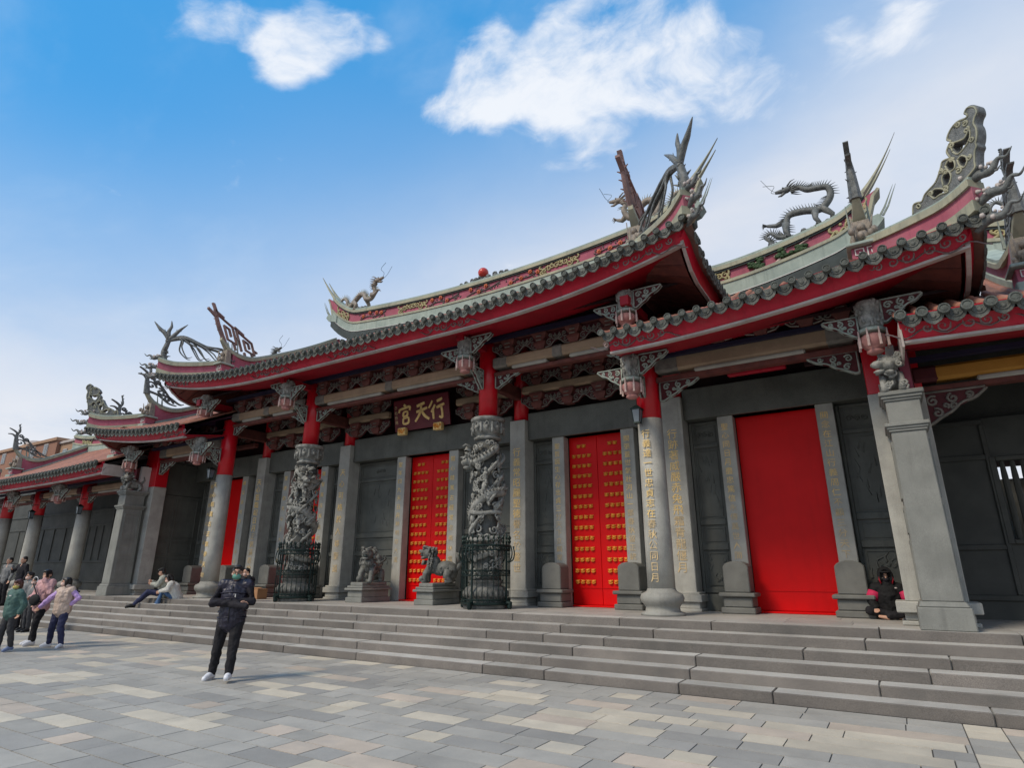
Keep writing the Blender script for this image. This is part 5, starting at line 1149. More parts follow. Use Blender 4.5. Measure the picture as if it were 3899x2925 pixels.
    for a, b in ((12.15, 16.5), (17.0, 20.85), (21.35, 24.15), (24.65, 27)):
        bm_ = M(hs).box(a, b, 11.9, 12.2, 4.72, 4.98).build('tie_beam', X['ochre' if hs > 0 else 'tan'], hl, bevel=.05)
        for x0, x1 in ((a, a + .4), (b - .4, b)): M(hs).box(x0, x1, 11.88, 12.22, 4.71, 4.99).build('painted_sleeve', X['plate'], bm_, bevel=.05)
        M(hs).box(a + .9, b - .9, 11.92, 12.14, 4.64, 4.72).build('pale_under_trim', X['beamtrim'], bm_, bevel=.02) if b - a > 2.5 else None
        M(hs).box(a, b, 11.97, 12.15, 4.56, 4.64).build('lower_rail', X['redbrown'], bm_)
    wing(12.2, 12.05, 4.55, 1, hl, hs, .95, .55, mats=('plate', 'scroll_dim'))
    for d in (12.75, 16.75, 21.1): g = M(hs); fascia_scroll(g, d, Eo, 3); g.build('fascia_scrollwork', X['scroll_pink'], hl, kind='stuff')
    M(hs).box(12.04, 12.07, 10.35, 11.4, 4.9, 5.3).build('fascia_end', X['trim'], hl)
    return hl
for s in (1, -1): outer_hall(s)
# ------------------------------------------------------------------ roof dragons and pearl
ridge_dragon('roof_dragon', 'tan dragon with raised head striding on the middle roof ridge, near its left tail', (X0 - 6.3, 16.5, 12.24), 1, .95, 'dragon_tan', look=1)
ridge_dragon('roof_dragon', 'arched grey dragon half hidden behind the corner finials of the middle roof ridge', (X0 + 6.3, 16.5, 12.24), 1, .95, 'dragon_tan', look=-1)
o = ridge_dragon('roof_dragon', 'blue-grey dragon with raised claw on the sloping ridge above the plain red door', (X0 + 10.95, 15.0, ridge_top_s(10.95) - .03), 1, .78, 'dragon', look=-1, loop=True); o.rotation_euler.y = .16
ridge_dragon('roof_dragon', 'small dragon peeping over the tiles of the left lower roof', (X0 - 10.3, 15.0, ridge_top_s(10.3)), 1, .82, 'dragon', look=1)
ridge_dragon('roof_dragon', 'dark grey dragon cut off by the right picture edge on the low right ridge', (X0 + 15.15, 14.6, 8.53), 1, .62, 'dragon', look=1)
t = thing('roof_pearl', 'round red pearl on grey clouds in the middle of the highest ridge', 'roof ornament', (X0, 16.5, 11.93))
M(1).ell((0, 16.5, 12.28), .2, 18, 12).build('pearl', X['pearl'], t, smooth=True)
m = M(1); rr = random.Random(2)
for k in range(34):
    x = rr.uniform(-.75, .75); h = .3 * (1 - abs(x) / .8); m.ell((x, 16.5 + rr.uniform(-.12, .12), 11.93 + rr.uniform(0, h)), (.1, .09, .08), 7, 5)
for s in (-1, 1):
    for x in (.5, .78, 1.0): m.tube([(s * x + p[0], 16.5, 11.98 + .12 * (1.1 - x) + p[1]) for p in spiral(0, .05, .1, .02, 0, 1.2 * s, 10)], .035, 5)
m.build('cloud_base', X['dragon'], t, smooth=True)
# ------------------------------------------------------------------ plaque over the middle door
t = thing('name_plaque', 'dark red name plaque with three large gold characters above the central door', 'plaque', (X0, 13.4, 5.7))
tl = Vector((0, -.16, .94)).normalized(); pn = Vector((1, 0, 0)).cross(tl)
po = Vector((0, 13.42, 5.72))
M(1).prism([(-1.06, 0), (1.06, 0), (1.06, .95), (-1.06, .95)], po, (1, 0, 0), tl, -.05).build('board', X['plaque'], t)
M(1).prism([(-1.13, -.05), (1.13, -.05), (1.13, 1.0), (-1.13, 1.0)], po + pn * -.03 * 1, (1, 0, 0), tl, .03).build('frame', X['wood_dark'], t) if False else None
ang = math.atan2(.16, .94)
ctr = po + tl * .47 + pn * .004
def strokes(name, P, sc, cx, cz, wd, mat):
    m = M(1)
    for ln, w in P:
        q = catmull([Vector((p[0], p[1], 0)) for p in ln], 5) if len(ln) > 2 else [Vector((p[0], p[1], 0)) for p in ln]
        ws = radii([wd * w * .85, wd * w, wd * w * .8], len(q))
        m.ribbon([(cx + p.x * sc, cz + p.y * sc) for p in q], ws, po + pn * .008, (1, 0, 0), tl, .02)
    m.build(name, X[mat], t)
strokes('gold_character', [([(-.28, .48), (-.4, .3), (-.55, .12)], .8), ([(-.12, .25), (-.25, .05), (-.4, -.12)], .9), ([(-.26, .02), (-.27, -.25), (-.26, -.5)], 1), ([(.02, .42), (.2, .46), (.38, .52)], 1.1), ([(-.02, .08), (.2, .14), (.5, .22)], 1.1), ([(.28, .16), (.33, -.2), (.3, -.48), (.12, -.40)], 1)], .56, .62, .50, .075, 'gold')
strokes('gold_character', [([(-.25, .36), (.05, .42), (.3, .48)], 1.2), ([(-.3, .05), (.1, .12), (.45, .2)], 1.1), ([(.05, .40), (.0, .1), (-.18, -.2), (-.42, -.45)], 1), ([(.08, .06), (.25, -.2), (.55, -.42)], 1.2)], .56, .0, .48, .075, 'gold')
strokes('gold_character', [([(-.05, .52), (.08, .44)], 1.2), ([(-.42, .12), (-.36, .3)], 1), ([(-.36, .28), (0, .34), (.36, .38), (.34, .18)], 1), ([(-.1, .12), (-.12, -.1), (.14, -.08), (.16, .14), (-.1, .12)], .9), ([(0, -.1), (-.02, -.2)], .8), ([(-.14, -.22), (-.14, -.5), (.2, -.48), (.22, -.2), (-.14, -.22)], .9)], .56, -.62, .50, .075, 'gold')
for i, ch in enumerate('于右任題'): letter(ch, .12, X0 - .97, (po + tl * (.72 - .15 * i)).y - .012, (po + tl * (.72 - .15 * i)).z, t, X['gold_faded'], (pi / 2 + ang * 1, 0, 0), 'small_character')
for x in (-.72, .66):
    b = M(1).box(x - .15, x + .15, 13.3, 13.45, 5.58, 5.80).build('gilded_bracket', X['gold'], t, bevel=.015)
    q = M(1)
    for k in range(5): q.tube([(x + p[0], 13.295, 5.69 + p[1]) for p in spiral((k - 2) * .05, .03 * (-1) ** k, .05, .01, k, 1.2, 9)], .013, 4)
    q.build('bracket_relief', X['brass'], b)
# ------------------------------------------------------------------ lanterns by the columns
def lantern(d, hs, z, label, y=11.72):
    xx = X0 + hs * d; t = thing('hanging_lantern', label, 'lantern', (xx, y, z), 'lanterns hanging by the columns')
    M().frus(xx, y, z - .26, z, .06, .06, .085, .085).build('glass_body', X['glass'], t)
    m = M(); m.frus(xx, y, z, z + .03, .11, .11, .11, .11); m.frus(xx, y, z + .03, z + .10, .10, .10, .03, .03); m.frus(xx, y, z - .29, z - .26, .07, .07, .065, .065); m.build('lantern_cap', X['iron'], t)
    m = M()
    for a in (-1, 1):
        for b in (-1, 1): m.tube([(xx + a * .062, y + b * .062, z - .26), (xx + a * .087, y + b * .087, z)], .010, 4)
    m.build('lantern_ribs', X['iron'], t); m = M(); m.tube([(xx, y, z + .1), (xx, y, z + .55)], .008, 5); m.tube([(xx, y, z + .3), (xx, y + .2, z + .34)], .012, 5); m.build('hanger', X['iron'], t)
lantern(7.30, 1, 4.88, 'black metal lantern hanging beside the round column right of the studded doors')
lantern(7.68, -1, 4.88, 'black metal lantern hanging at the round column left of the dragon columns')
for d in (16.4, 20.75): lantern(d, -1, 4.12, 'small lantern at the low left hall, ' + ('next to its rightmost round column' if d < 18 else 'next to its column nearer the left edge'))
cage(3.28, 12.08, 1, 'dark green iron cage of spear bars round the right dragon column')
cage(3.28, 12.08, -1, 'dark green iron cage of spear bars round the left dragon column')
# ------------------------------------------------------------------ guardian lions
def lion(d, hs, label, turn):
    xx = X0 + d; y = 12.95; t = thing('guardian_lion', label, 'stone lion', (xx, y, PZ), 'stone lions before the central door'); z = PZ
    def frm(m, pts): return m
    m = M(); m.box(xx - .31, xx + .31, y - .62, y + .5, z, z + .13); m.box(xx - .27, xx + .27, y - .58, y + .46, z + .13, z + .31); m.box(xx - .34, xx + .34, y - .65, y + .53, z + .31, z + .37); m.box(xx - .29, xx + .29, y - .60, y + .48, z + .37, z + .43); m.box(xx - .23, xx + .23, y - .54, y + .42, z + .43, z + .52)
    m.build('pedestal', X['stone_mid'], t, bevel=.014)
    zz = z + .52; b = M(); c, s = cos(turn), sin(turn)
    def q(px, py, pz):                     # lion's own frame: -y ahead
        return (xx + px * c - py * s, y + px * s + py * c, zz + pz)
    b.ell(q(0, .12, .36), (.18, .33, .19), 12, 8, (0.15, 0, turn)); b.ell(q(0, -.16, .46), (.19, .2, .24), 12, 8, (0, 0, turn)); b.ell(q(0, .3, .28), (.19, .19, .24), 10, 7, (0, 0, turn))
    b.ell(q(0, -.30, .76), (.16, .17, .16), 12, 8, (0, 0, turn)); b.ell(q(0, -.45, .78), (.11, .1, .065), 10, 6, (-.2, 0, turn)); b.ell(q(0, -.42, .64), (.10, .1, .045), 10, 6, (.25, 0, turn)); b.ell(q(0, -.53, .81), (.06, .04, .035), 8, 5)
    for k in (-1, 1):
        b.tube([q(k * .13, -.2, .42), q(k * .16, -.34, .22), q(k * .15, -.33, .05), q(k * .15, -.42, .03)], [.095, .075, .07, .075], 9); b.tube([q(k * .14, .28, .3), q(k * .2, .24, .14), q(k * .18, .34, .06), q(k * .18, .2, .03)], [.13, .10, .07, .07], 9)
        b.ell(q(k * .14, -.24, .86), (.045, .03, .06), 7, 5); b.ell(q(k * .075, -.42, .86), (.04, .04, .035), 8, 5)
        b.tube([q(k * .05, -.46, .89), q(k * .13, -.4, .92), q(k * .17, -.32, .9)], [.022, .03, .012], 5)
    o = b.build('lion_body', X['lion'], t, smooth=True)
    r = M(); g = random.Random(int(abs(d) * 100) + hs)
    for k in range(46):
        a = g.uniform(-1.9, 1.9) + pi / 2; rad = .19; pz = .76 + g.uniform(-.36, .16); px, py = rad * cos(a) * (1.1 if pz < .6 else .95), -.22 + rad * sin(a) * .7; sp = g.choice((-1, 1))
        r.tube([q(px + p[0] * .8, py + .0 + p[0] * .2, pz + p[1]) for p in spiral(0, 0, .052, .012, g.uniform(0, 6), 1.3 * sp, 9)], .024, 5)
    for k in range(16):
        a = pi + g.uniform(.3, pi - .3); r.tube([q(.12 * cos(a), -.34 + .1 * sin(a), .56), q(.15 * cos(a), -.36 + .13 * sin(a), .45)], [.03, .01], 5)
    for k in range(20):
        r.ell(q(g.choice((-1, 1)) * .17, g.uniform(-.05, .4), g.uniform(.25, .48)), (.035, .04, .03), 5, 3)
    r.tube([q(0, .46, .3), q(.02, .58, .5), q(-.02, .5, .68), q(.0, .42, .76)], [.05, .08, .09, .02], 7)
    for k in range(5): r.tube([q(0, .5, .5), q(.08 * (k - 2), .56, .62), q(.1 * (k - 2), .48, .74)], [.05, .04, .01], 5)
    r.build('curly_mane', X['lion'], t, smooth=True, kind='stuff')
    w = M(); w.box(*sorted((q(0, 0, 0)[0] - .09, q(0, 0, 0)[0] + .09)), y - .05, y + .25, zz - .01, zz + .3) if False else None
    w = M(); w.ell(q(-.15 * hs, -.42, .1), .085, 10, 7); w.build('ball_underfoot', X['lion'], t, smooth=True)
    e = M(); e.ell(q(0, -.47, .70), (.075, .05, .04), 8, 5); e.build('open_mouth', X['slate'], t)
    return t
lion(-1.22, 1, 'grey stone lion left of the central door, its head turned to the courtyard', .35)
lion(1.22, -1, 'grey stone lion beside the right caged dragon column, head in profile', -1.15)
# ------------------------------------------------------------------ far building beyond the low left hall
t = thing('apartment_building', 'brown apartment block with small windows rising behind the low left roof', 'building', (-90, 40, 0))
M().box(-112, -80, 30.0, 52, 0, 16.0).build('wall', X['brick'], t)
M().box(-80, -74, 30.4, 52, 0, 15.6).build('pale_wall', X['brick_light'], t)
M().box(-112.3, -79.9, 29.8, 52.2, 16.0, 16.35).build('parapet', X['brick_light'], t); M().box(-80, -73.6, 30.2, 52, 15.6, 15.85).build('parapet', X['trim'], t)
for zf in (14.6, 11.4, 8.2, 5.0):
    for x in (-109, -105, -101, -97.0, -94.2, -89.8, -86.0, -82.6):
        f = M(); f.box(x - .55, x + .55, 29.93, 30.03, zf - .1, zf + 1.25); fo = f.build('window', X['trim'], t); M().box(x - .45, x + .45, 29.9, 29.95, zf, zf + 1.15).build('pane', X['glass'], fo); M().box(x - .03, x + .03, 29.88, 29.91, zf, zf + 1.15).build('mullion', X['trim'], fo)
    for x in (-78.5, -76): f = M().box(x - .5, x + .5, 30.3, 30.42, zf - .8, zf + .3).build('window', X['trim'], t); M().box(x - .4, x + .4, 30.27, 30.31, zf - .7, zf + .2).build('pane', X['glass'], f)
m = M(); m.lathe([(1.5, 16.3), (1.5, 17.3), (1.2, 17.8), (.4, 18.0)], -94, 33, 16); m.build('water_tank', X['trim'], t, smooth=True)
# ------------------------------------------------------------------ people
FOLD = bpy.data.textures.new('folds', 'CLOUDS'); FOLD.noise_scale = .085; FOLD.noise_depth = 1
def folds(o, k=.028):
    d = o.modifiers.new('folds', 'DISPLACE'); d.texture = FOLD; d.strength = k; d.mid_level = .5; d.texture_coords = 'LOCAL'
    return o
def remesh(o, vs):
    r = o.modifiers.new('join', 'REMESH'); r.mode = 'VOXEL'; r.voxel_size = vs; r.use_smooth_shade = True
    s = o.modifiers.new('soften', 'SMOOTH'); s.factor = .5; s.iterations = 2
    return o
def limb(m, P, R, n=10):
    m.tube(P, R, n)
    for p, r in zip(P, R): m.ell(p, r, n, 6)
def figure(loc, rz, label, J=None, h=1.72, top=None, legs=None, shoe=None, hair='hair', style='short', mask=None, vest=None, sleeve=None, build=1., hood=False, vs=.012, glasses=False, group=None, bulk=.0, hem=.82, bare=False, cap=False, cuff=.06):
    """a person facing -y in their own frame; J overrides joints (metres for a 1.72 m body)"""
    t = local('person', label, 'person', loc, rz, group); k = h / 1.72
    j = dict(pel=(0, 0, .94), chest=(0, 0, 1.27), neck=(0, .0, 1.47), head=(0, -.015, 1.605), shL=(.175, .0, 1.40), shR=(-.175, .0, 1.40), elL=(.25, .02, 1.13), elR=(-.25, .02, 1.13), haL=(.26, -.06, .90), haR=(-.26, -.06, .90),
             hiL=(.09, 0, .90), hiR=(-.09, 0, .90), knL=(.1, -.01, .50), knR=(-.1, -.01, .50), anL=(.1, .03, .085), anR=(-.1, .03, .085), toL=(.11, -.13, .035), toR=(-.11, -.13, .035), gL=None, gR=None, yaw=0., nod=0.)
    j.update(J or {})
    V = {a: (Vector(b) * k if isinstance(b, tuple) else b) for a, b in j.items()}; s = k; bw = build
    HR = Euler((j['nod'], 0, j['yaw'])).to_matrix(); hp = V['head']
    def H(x, y, z): return hp + HR @ Vector((x * s, y * s, z * s))
    hrot = (j['nod'], 0, j['yaw'])
    b = M()
    b.ell(hp + HR @ Vector((0, .01, .025)) * s, (.077 * s, .096 * s, .095 * s), 14, 10, hrot); b.ell(H(0, -.022, -.045), (.06 * s, .072 * s, .072 * s), 12, 8, hrot)
    b.ell(H(0, -.098, -.015), (.014 * s, .02 * s, .026 * s), 8, 6, hrot); b.ell(H(0, -.085, -.06), (.026 * s, .014 * s, .011 * s), 8, 5, hrot)
    for q in (-1, 1): b.ell(H(.078 * q, .012, -.005), (.012 * s, .02 * s, .032 * s), 7, 5, hrot)
    limb(b, [V['neck'] - Vector((0, 0, .05 * s)), H(0, .01, -.06)], [.056 * s, .05 * s])
    sh = [V['shL'], V['shR']]
    limb(b, [V['pel'], V['chest'] * .5 + V['pel'] * .5, V['chest'], V['neck']], [.12 * s * bw, .11 * s * bw, .125 * s * bw, .06 * s])
    limb(b, sh, [.065 * s, .065 * s])
    for q in 'LR':
        limb(b, [V['sh' + q], V['el' + q], V['ha' + q]], [.05 * s, .04 * s, .028 * s]); limb(b, [V['hi' + q], V['kn' + q], V['an' + q]], [.078 * s * bw, .054 * s * bw, .038 * s]); limb(b, [V['an' + q] - Vector((0, 0, .03 * s)), V['to' + q]], [.04 * s, .028 * s])
        # hand: palm, four fingers, thumb
        d = (V['ha' + q] - V['el' + q]).normalized(); d = (V['g' + q] if V['g' + q] else d).normalized(); sd = d.cross(Vector((0, 1, 0.2))); sd = sd.normalized() if sd.length > .1 else Vector((1, 0, 0)); dn = d.cross(sd)
        w = V['ha' + q]; pc = w + d * .055 * s
        limb(b, [w, w + d * .05 * s + sd * .014 * s], [.024 * s, .022 * s], 8); limb(b, [w, w + d * .05 * s - sd * .016 * s], [.024 * s, .022 * s], 8)
        for i, L in enumerate((.062, .074, .07, .055)):
            base = w + d * .075 * s + sd * (i - 1.5) * .021 * s; m1 = base + d * L * .55 * s + dn * .006 * s; tip = m1 + (d * .6 + dn * .5 * (1 if q == 'L' else 1)) * L * .5 * s
            limb(b, [base, m1, tip], [.0105 * s, .010 * s, .0085 * s], 6)
        tb = w + d * .025 * s + sd * .03 * s; limb(b, [tb, tb + (d * .7 + sd * .6) * .035 * s, tb + (d + sd * .35) * .062 * s], [.014 * s, .012 * s, .0095 * s], 6)
    body = remesh(b.build('body', X['skin'], t, smooth=True), vs * .8 * (.9 if vs < .015 else 1))
    e = M()
    for q in (-1, 1): e.ell(H(.031 * q, -.088, .012), (.014 * s, .008 * s, .007 * s), 8, 5, hrot)
    e.build('eyes', X['jet'], t); e = M()
    for q in (-1, 1): e.tube([H(.016 * q, -.094, .034), H(.034 * q, -.09, .039), H(.05 * q, -.078, .034)], .005 * s, 5)
    e.build('eyebrows', X[hair], t)
    # clothes
    if legs:
        m = M(); R0 = .018 * s
        for q in 'LR': limb(m, [V['hi' + q] + Vector((0, 0, .02 * s)), V['kn' + q], V['an' + q] + (V['kn' + q] - V['an' + q]) * (.05 if not bare else .25)], [(.096 * bw) * s + R0 * .5, .066 * s * bw + R0 * .6, .05 * s * bw + R0 * .5])
        limb(m, [V['pel'] + Vector((0, 0, .06 * s)), V['pel'] - Vector((0, 0, .03 * s))], [.132 * s * bw, .135 * s * bw]); limb(m, [V['hiL'], V['hiR']], [.10 * s * bw, .10 * s * bw]); folds(remesh(m.build('trousers', legs, t, smooth=True), vs))
    if shoe:
        for q in 'LR':
            m = M(); a = V['an' + q]; to = V['to' + q]; mid_ = (a + to) * .5
            limb(m, [a - Vector((0, 0, .02 * s)), Vector((mid_.x, mid_.y, mid_.z)), to + (to - mid_) * .25], [.056 * s, .052 * s, .042 * s]); hd = (a - to); hd.z = 0; hd = hd.normalized() if hd.length > 1e-4 else Vector((0, 1, 0)); limb(m, [a - Vector((0, 0, .035 * s)) + hd * .03 * s, a - Vector((0, 0, .03 * s))], [.045 * s, .048 * s])
            so = remesh(m.build('shoe', shoe, t, smooth=True), vs * .8)
            z0 = min(to.z, a.z - .06 * s)
            sm = M(); P = [a + hd * .055 * s, mid_, to + (to - mid_) * .6]; sm.tube([p - Vector((0, 0, .0)) + Vector((0, 0, (min(to.z, p.z) - .03 * s) - p.z)) for p in P], [.045 * s, .05 * s, .03 * s], 10, .2, (1, 0, 0)); sm.build('sole', X['white'] if shoe != X['jet'] else X['jet'], so)
    if top:
        sl = sleeve or top; bk = bulk * s
        m = M(); tor = [V['pel'] * (1 - 0) + Vector((0, 0, (hem - .86) * s)), V['pel'] * .5 + V['chest'] * .5, V['chest'], V['neck'] - Vector((0, 0, .055 * s))]
        W_ = [.150, .142, .148, .075]
        for dx in (-.045, 0, .045):
            dv = (V['shL'] - V['shR']).normalized() * dx * s * bw
            limb(m, [p + dv * (1 if i < 3 else .5) for i, p in enumerate(tor)], [(w * bw * (.86 if dx else 1)) * s + bk for w in W_])
        limb(m, sh, [.078 * s + bk * .6] * 2); limb(m, [V['neck'] - Vector((0, 0, .03 * s)), V['neck'] + Vector((0, 0, .015 * s))], [.07 * s, .066 * s])
        if not sleeve:
            for q in 'LR': limb(m, [V['sh' + q], V['el' + q], V['ha' + q] + (V['el' + q] - V['ha' + q]) * .06], [.074 * s + bk * .6, .062 * s + bk * .6, .046 * s + bk * .4])
        folds(remesh(m.build('jacket' if not sleeve else 'vest', top, t, smooth=True), vs), .034)
        if sleeve:
            for q in 'LR':
                m = M(); limb(m, [V['sh' + q], V['el' + q], V['ha' + q] + (V['el' + q] - V['ha' + q]) * cuff], [.07 * s + bk * .3, .06 * s + bk * .4, .042 * s + bk * .3]); folds(remesh(m.build('sleeve', sleeve, t, smooth=True), vs), .03)
    # hair
    m = M()
    if style == 'hood': pass
    else:
        m.ell(H(0, .022, .047), (.088 * s, .1 * s, .088 * s), 12, 8, hrot)
        if style == 'short':
            m.ell(H(0, .055, -.005), (.083 * s, .062 * s, .075 * s), 10, 7, hrot)
        if style in ('bob', 'long'):
            L = .12 if style == 'bob' else .2
            for q in (-1, 1): limb(m, [H(.074 * q, .03, .04), H(.082 * q, .02, -.05), H(.07 * q, .03, -L)], [.04 * s, .036 * s, .024 * s])
            limb(m, [H(0, .075, .03), H(0, .085, -.06), H(0, .075, -L)], [.07 * s, .062 * s, .04 * s]); m.ell(H(0, -.068, .075), (.06 * s, .03 * s, .026 * s), 9, 6, hrot)
        if style == 'tuft': m.ell(H(0, -.04, .1), (.07 * s, .06 * s, .035 * s), 9, 6, hrot); m.ell(H(0, .05, .0), (.083 * s, .065 * s, .085 * s), 10, 7, hrot)
        folds(remesh(m.build('hair', X[hair], t, smooth=True), vs * .9), .022)
    if cap:
        m = M(); m.ell(H(0, .012, .07), (.094 * s, .105 * s, .07 * s), 12, 8, hrot); m.prism([(-.07 * s, 0), (.07 * s, 0), (.06 * s, .08 * s), (0, .1 * s), (-.06 * s, .08 * s)], H(0, -.07, .062), tuple(HR @ Vector((1, 0, 0))), tuple(HR @ Vector((0, -1, -.15))), .012 * s); m.build('baseball_cap', X['black'], t, smooth=True)
        M().ell(H(0, -.09, .085), (.018 * s, .006 * s, .016 * s), 8, 5, hrot).build('cap_badge', X['white'], t)
    if mask:
        m = M(); m.ell(H(0, -.04, -.05), (.068 * s, .076 * s, .056 * s), 12, 8, hrot); o = m.build('face_mask', mask, t, smooth=True)
        q = M()
        for a in (-1, 1): q.tube([H(.055 * a, -.07, -.03), H(.079 * a, .0, .0)], .0035 * s, 4)
        q.build('ear_loop', X['white'], o)
    if glasses:
        m = M()
        for a in (-1, 1): m.tube([H(.032 * a + .026 * cos(u), -.103, .010 + .018 * sin(u)) for u in lin(0, 2 * pi, 13)], .0028 * s, 4); m.tube([H(.058 * a, -.1, .014), H(.08 * a, .0, .012)], .003 * s, 4)
        m.tube([H(-.008, -.104, .014), H(.008, -.104, .014)], .003 * s, 4); m.build('glasses', X['iron'], t)
    if hood:
        m = M(); m.ell(H(0, .06, -.10), (.11 * s, .085 * s, .06 * s), 12, 7, hrot); m.build('hood', hood, t, smooth=True)
    return t, V, H, s
CL = {}
def cloth(n, c, rough=.85, b=.35, bs=22): 
    CL[n] = pm(n, c, tuple(x * .75 for x in c), 9, rough, b, bs); return CL[n]
navy_puff = cloth('navy_puffer', (.022, .02, .036), .42, .5, 14); blackw = cloth('black_knit', (.014, .012, .017)); trou = cloth('black_trousers', (.013, .012, .015)); whites = cloth('white_trainer', (.72, .73, .78), .5, .15)
maskg = cloth('green_mask', (.12, .30, .235), .7, .1); beige = cloth('beige_vest', (.52, .40, .33), .6, .5, 14); lilac = cloth('lilac_sleeve', (.52, .34, .66), .7, .4, 16); jean = cloth('navy_trousers', (.03, .035, .085)); pinkm = cloth('pink_mask', (.75, .52, .44), .7, .1)
pinkj = cloth('pink_jacket', (.55, .31, .31), .7, .4, 16); greenj = cloth('green_jacket', (.065, .13, .115), .7, .4, 16); charc = cloth('charcoal_trousers', (.045, .045, .05)); yel = cloth('yellow_mask', (.6, .5, .14), .7, .1); darkj = cloth('dark_jacket', (.016, .015, .02)); offw = cloth('off_white_jacket', (.56, .55, .51), .75, .4, 16); denim = cloth('blue_denim', (.06, .12, .24)); sage = cloth('pale_sage_jacket', (.36, .37, .32), .8, .4, 16); magenta = cloth('magenta_sleeve_band', (.55, .02, .09), .7); greyj = cloth('grey_jacket', (.2, .2, .2)); blueS = cloth('blue_shoe', (.15, .2, .35), .6); darkpurple = cloth('dark_purple_trousers', (.03, .022, .045))
# man striding with folded arms
t, V, H, s = figure((-9.33, 6.45, 0), radians(38), 'man in navy puffer vest and green mask striding with folded arms', dict(
    shL=(.19, .0, 1.42), shR=(-.19, .0, 1.42), elL=(.30, -.08, 1.17), elR=(-.30, -.05, 1.17), haL=(-.15, -.175, 1.15), haR=(.15, -.22, 1.12), gL=Vector((-.9, .6, -.1)), gR=Vector((.85, .75, .2)),
    hiR=(-.1, .0, .92), hiL=(.1, 0, .92), knR=(-.17, .03, .5), anR=(-.23, .10, .085), toR=(-.27, -.05, .035), knL=(.11, -.12, .52), anL=(.12, -.2, .10), toL=(.14, -.34, .085), yaw=.2, nod=-.05), 1.72, navy_puff, trou, whites, style='tuft', cuff=-.28, mask=maskg, sleeve=blackw, build=1.08, glasses=True, bulk=.03, hem=.80, vs=.010)
m = M()
for z in (.93, 1.02, 1.12, 1.22, 1.31): m.tube([(.222 * cos(a), .17 * sin(a) + .0, z + .008 * sin(a * 3)) for a in lin(-pi, 0, 15)], .012, 5)
m.build('quilt_seams', navy_puff, t, smooth=True); M().tube([(0, -.182, .86), (0, -.19, 1.15), (0, -.14, 1.42)], .008, 5).build('zip', X['jet'], t)
M().box(.06, .075, -.195, -.185, 1.24, 1.29).build('zip_pull', X['white'], t)
# two women and children at the left
t, V, H, s = figure((-16.3, 6.95, 0), radians(18), 'woman in beige vest with lilac sleeves reaching out her arm', dict(
    head=(-.03, -.03, 1.605), shR=(-.17, -.02, 1.38), elR=(-.38, -.1, 1.18), haR=(-.52, -.2, .99), shL=(.17, .02, 1.40), elL=(.34, .1, 1.2), haL=(.22, .02, 1.05), knR=(-.18, -.03, .52), anR=(-.33, .1, .1), toR=(-.44, .02, .04), hiR=(-.11, 0, .9), knL=(.12, -.05, .5), anL=(.17, .02, .09), toL=(.22, -.12, .035), yaw=-.95), 1.50, beige, jean, whites, style='bob', mask=pinkm, sleeve=lilac, build=1.12, hood=beige, bulk=.035, hem=.84, vs=.012)
t, V, H, s = figure((-17.25, 6.9, 0), radians(15), 'person in pink jacket holding a phone to the ear behind the child', dict(
    shL=(.19, 0, 1.42), elL=(.3, -.08, 1.2), haL=(.09, -.14, 1.52), gL=Vector((-.1, 0, 1)), elR=(-.27, .0, 1.15), haR=(-.16, -.2, 1.08), knR=(-.14, .06, .5), anR=(-.24, .1, .09), toR=(-.3, -.03, .04), knL=(.06, -.1, .5), anL=(.02, -.05, .1), toL=(.0, -.2, .05), yaw=.3, nod=.2), 1.66, pinkj, trou, whites, style='tuft', mask=None, bulk=.03, hem=.80, vs=.012)
M().tube([(-.14, -.2, 1.36), (0, -.21, 1.2), (.13, -.2, .98), (.19, -.05, .9)], .02, 6, .4).build('shoulder_strap', X['black'], t); m = M(); m.ell((.05, -.23, 1.0), (.16, .06, .13), 10, 7); m.build('shoulder_bag', X['black'], t, smooth=True); M().box(.085, .1, -.12, -.05, 1.50, 1.62).build('phone', X['jet'], t)
t, V, H, s = figure((-16.35, 6.02, 0), radians(10), 'child in green jacket and yellow mask walking at the left', dict(
    elL=(.28, .08, 1.12), haL=(.26, .02, .92), elR=(-.28, .1, 1.12), haR=(-.25, .06, .94), knR=(-.14, -.06, .5), anR=(-.2, -.03, .09), toR=(-.24, -.17, .04), knL=(.1, .0, .52), anL=(.02, .14, .12), toL=(.0, .02, .05), yaw=.25, nod=.1), 1.46, greenj, charc, blueS, hair='hair_brown', style='bob', mask=yel, bulk=.03, hem=.84, build=1.05, vs=.012)
M().box(.09, .15, -.186, -.17, 1.13, 1.15).build('chest_badge', X['white'], t)
t, V, H, s = figure((-16.95, 5.75, 0), radians(-20), 'person in black buttoned coat at the left edge, brown hair over black mask', dict(knL=(.1, -.12, .5), anL=(.12, -.2, .1), toL=(.13, -.34, .05), knR=(-.1, .08, .48), anR=(-.1, .24, .12), toR=(-.1, .1, .04), yaw=.2), 1.52, darkj, darkpurple, X['jet'], hair='hair_brown', style='long', mask=blackw, bulk=.04, hem=.74, vs=.012)
m = M()
for z in (1.0, 1.14, 1.28):
    for x in (-.05, .05): m.ell((x, -.2, z), (.014, .008, .014), 8, 5)
m.build('coat_buttons', X['white'], t)
t, V, H, s = figure((-21.2, 8.2, 0), radians(10), 'grey haired walker with white headphones behind the pink jacket', dict(yaw=.3), 1.46, greyj, charc, X['jet'], style='short', mask=pinkm, vs=.016)
m = M(); m.tube([H(.09 * cos(a), .01, .02 + .115 * sin(a)) for a in lin(-.1, pi + .1, 12)], .014, 6); m.ell(H(.088, .01, -.01), (.02, .035, .04), 8, 5); m.ell(H(-.088, .01, -.01), (.02, .035, .04), 8, 5); m.build('headphones', X['white'], t)
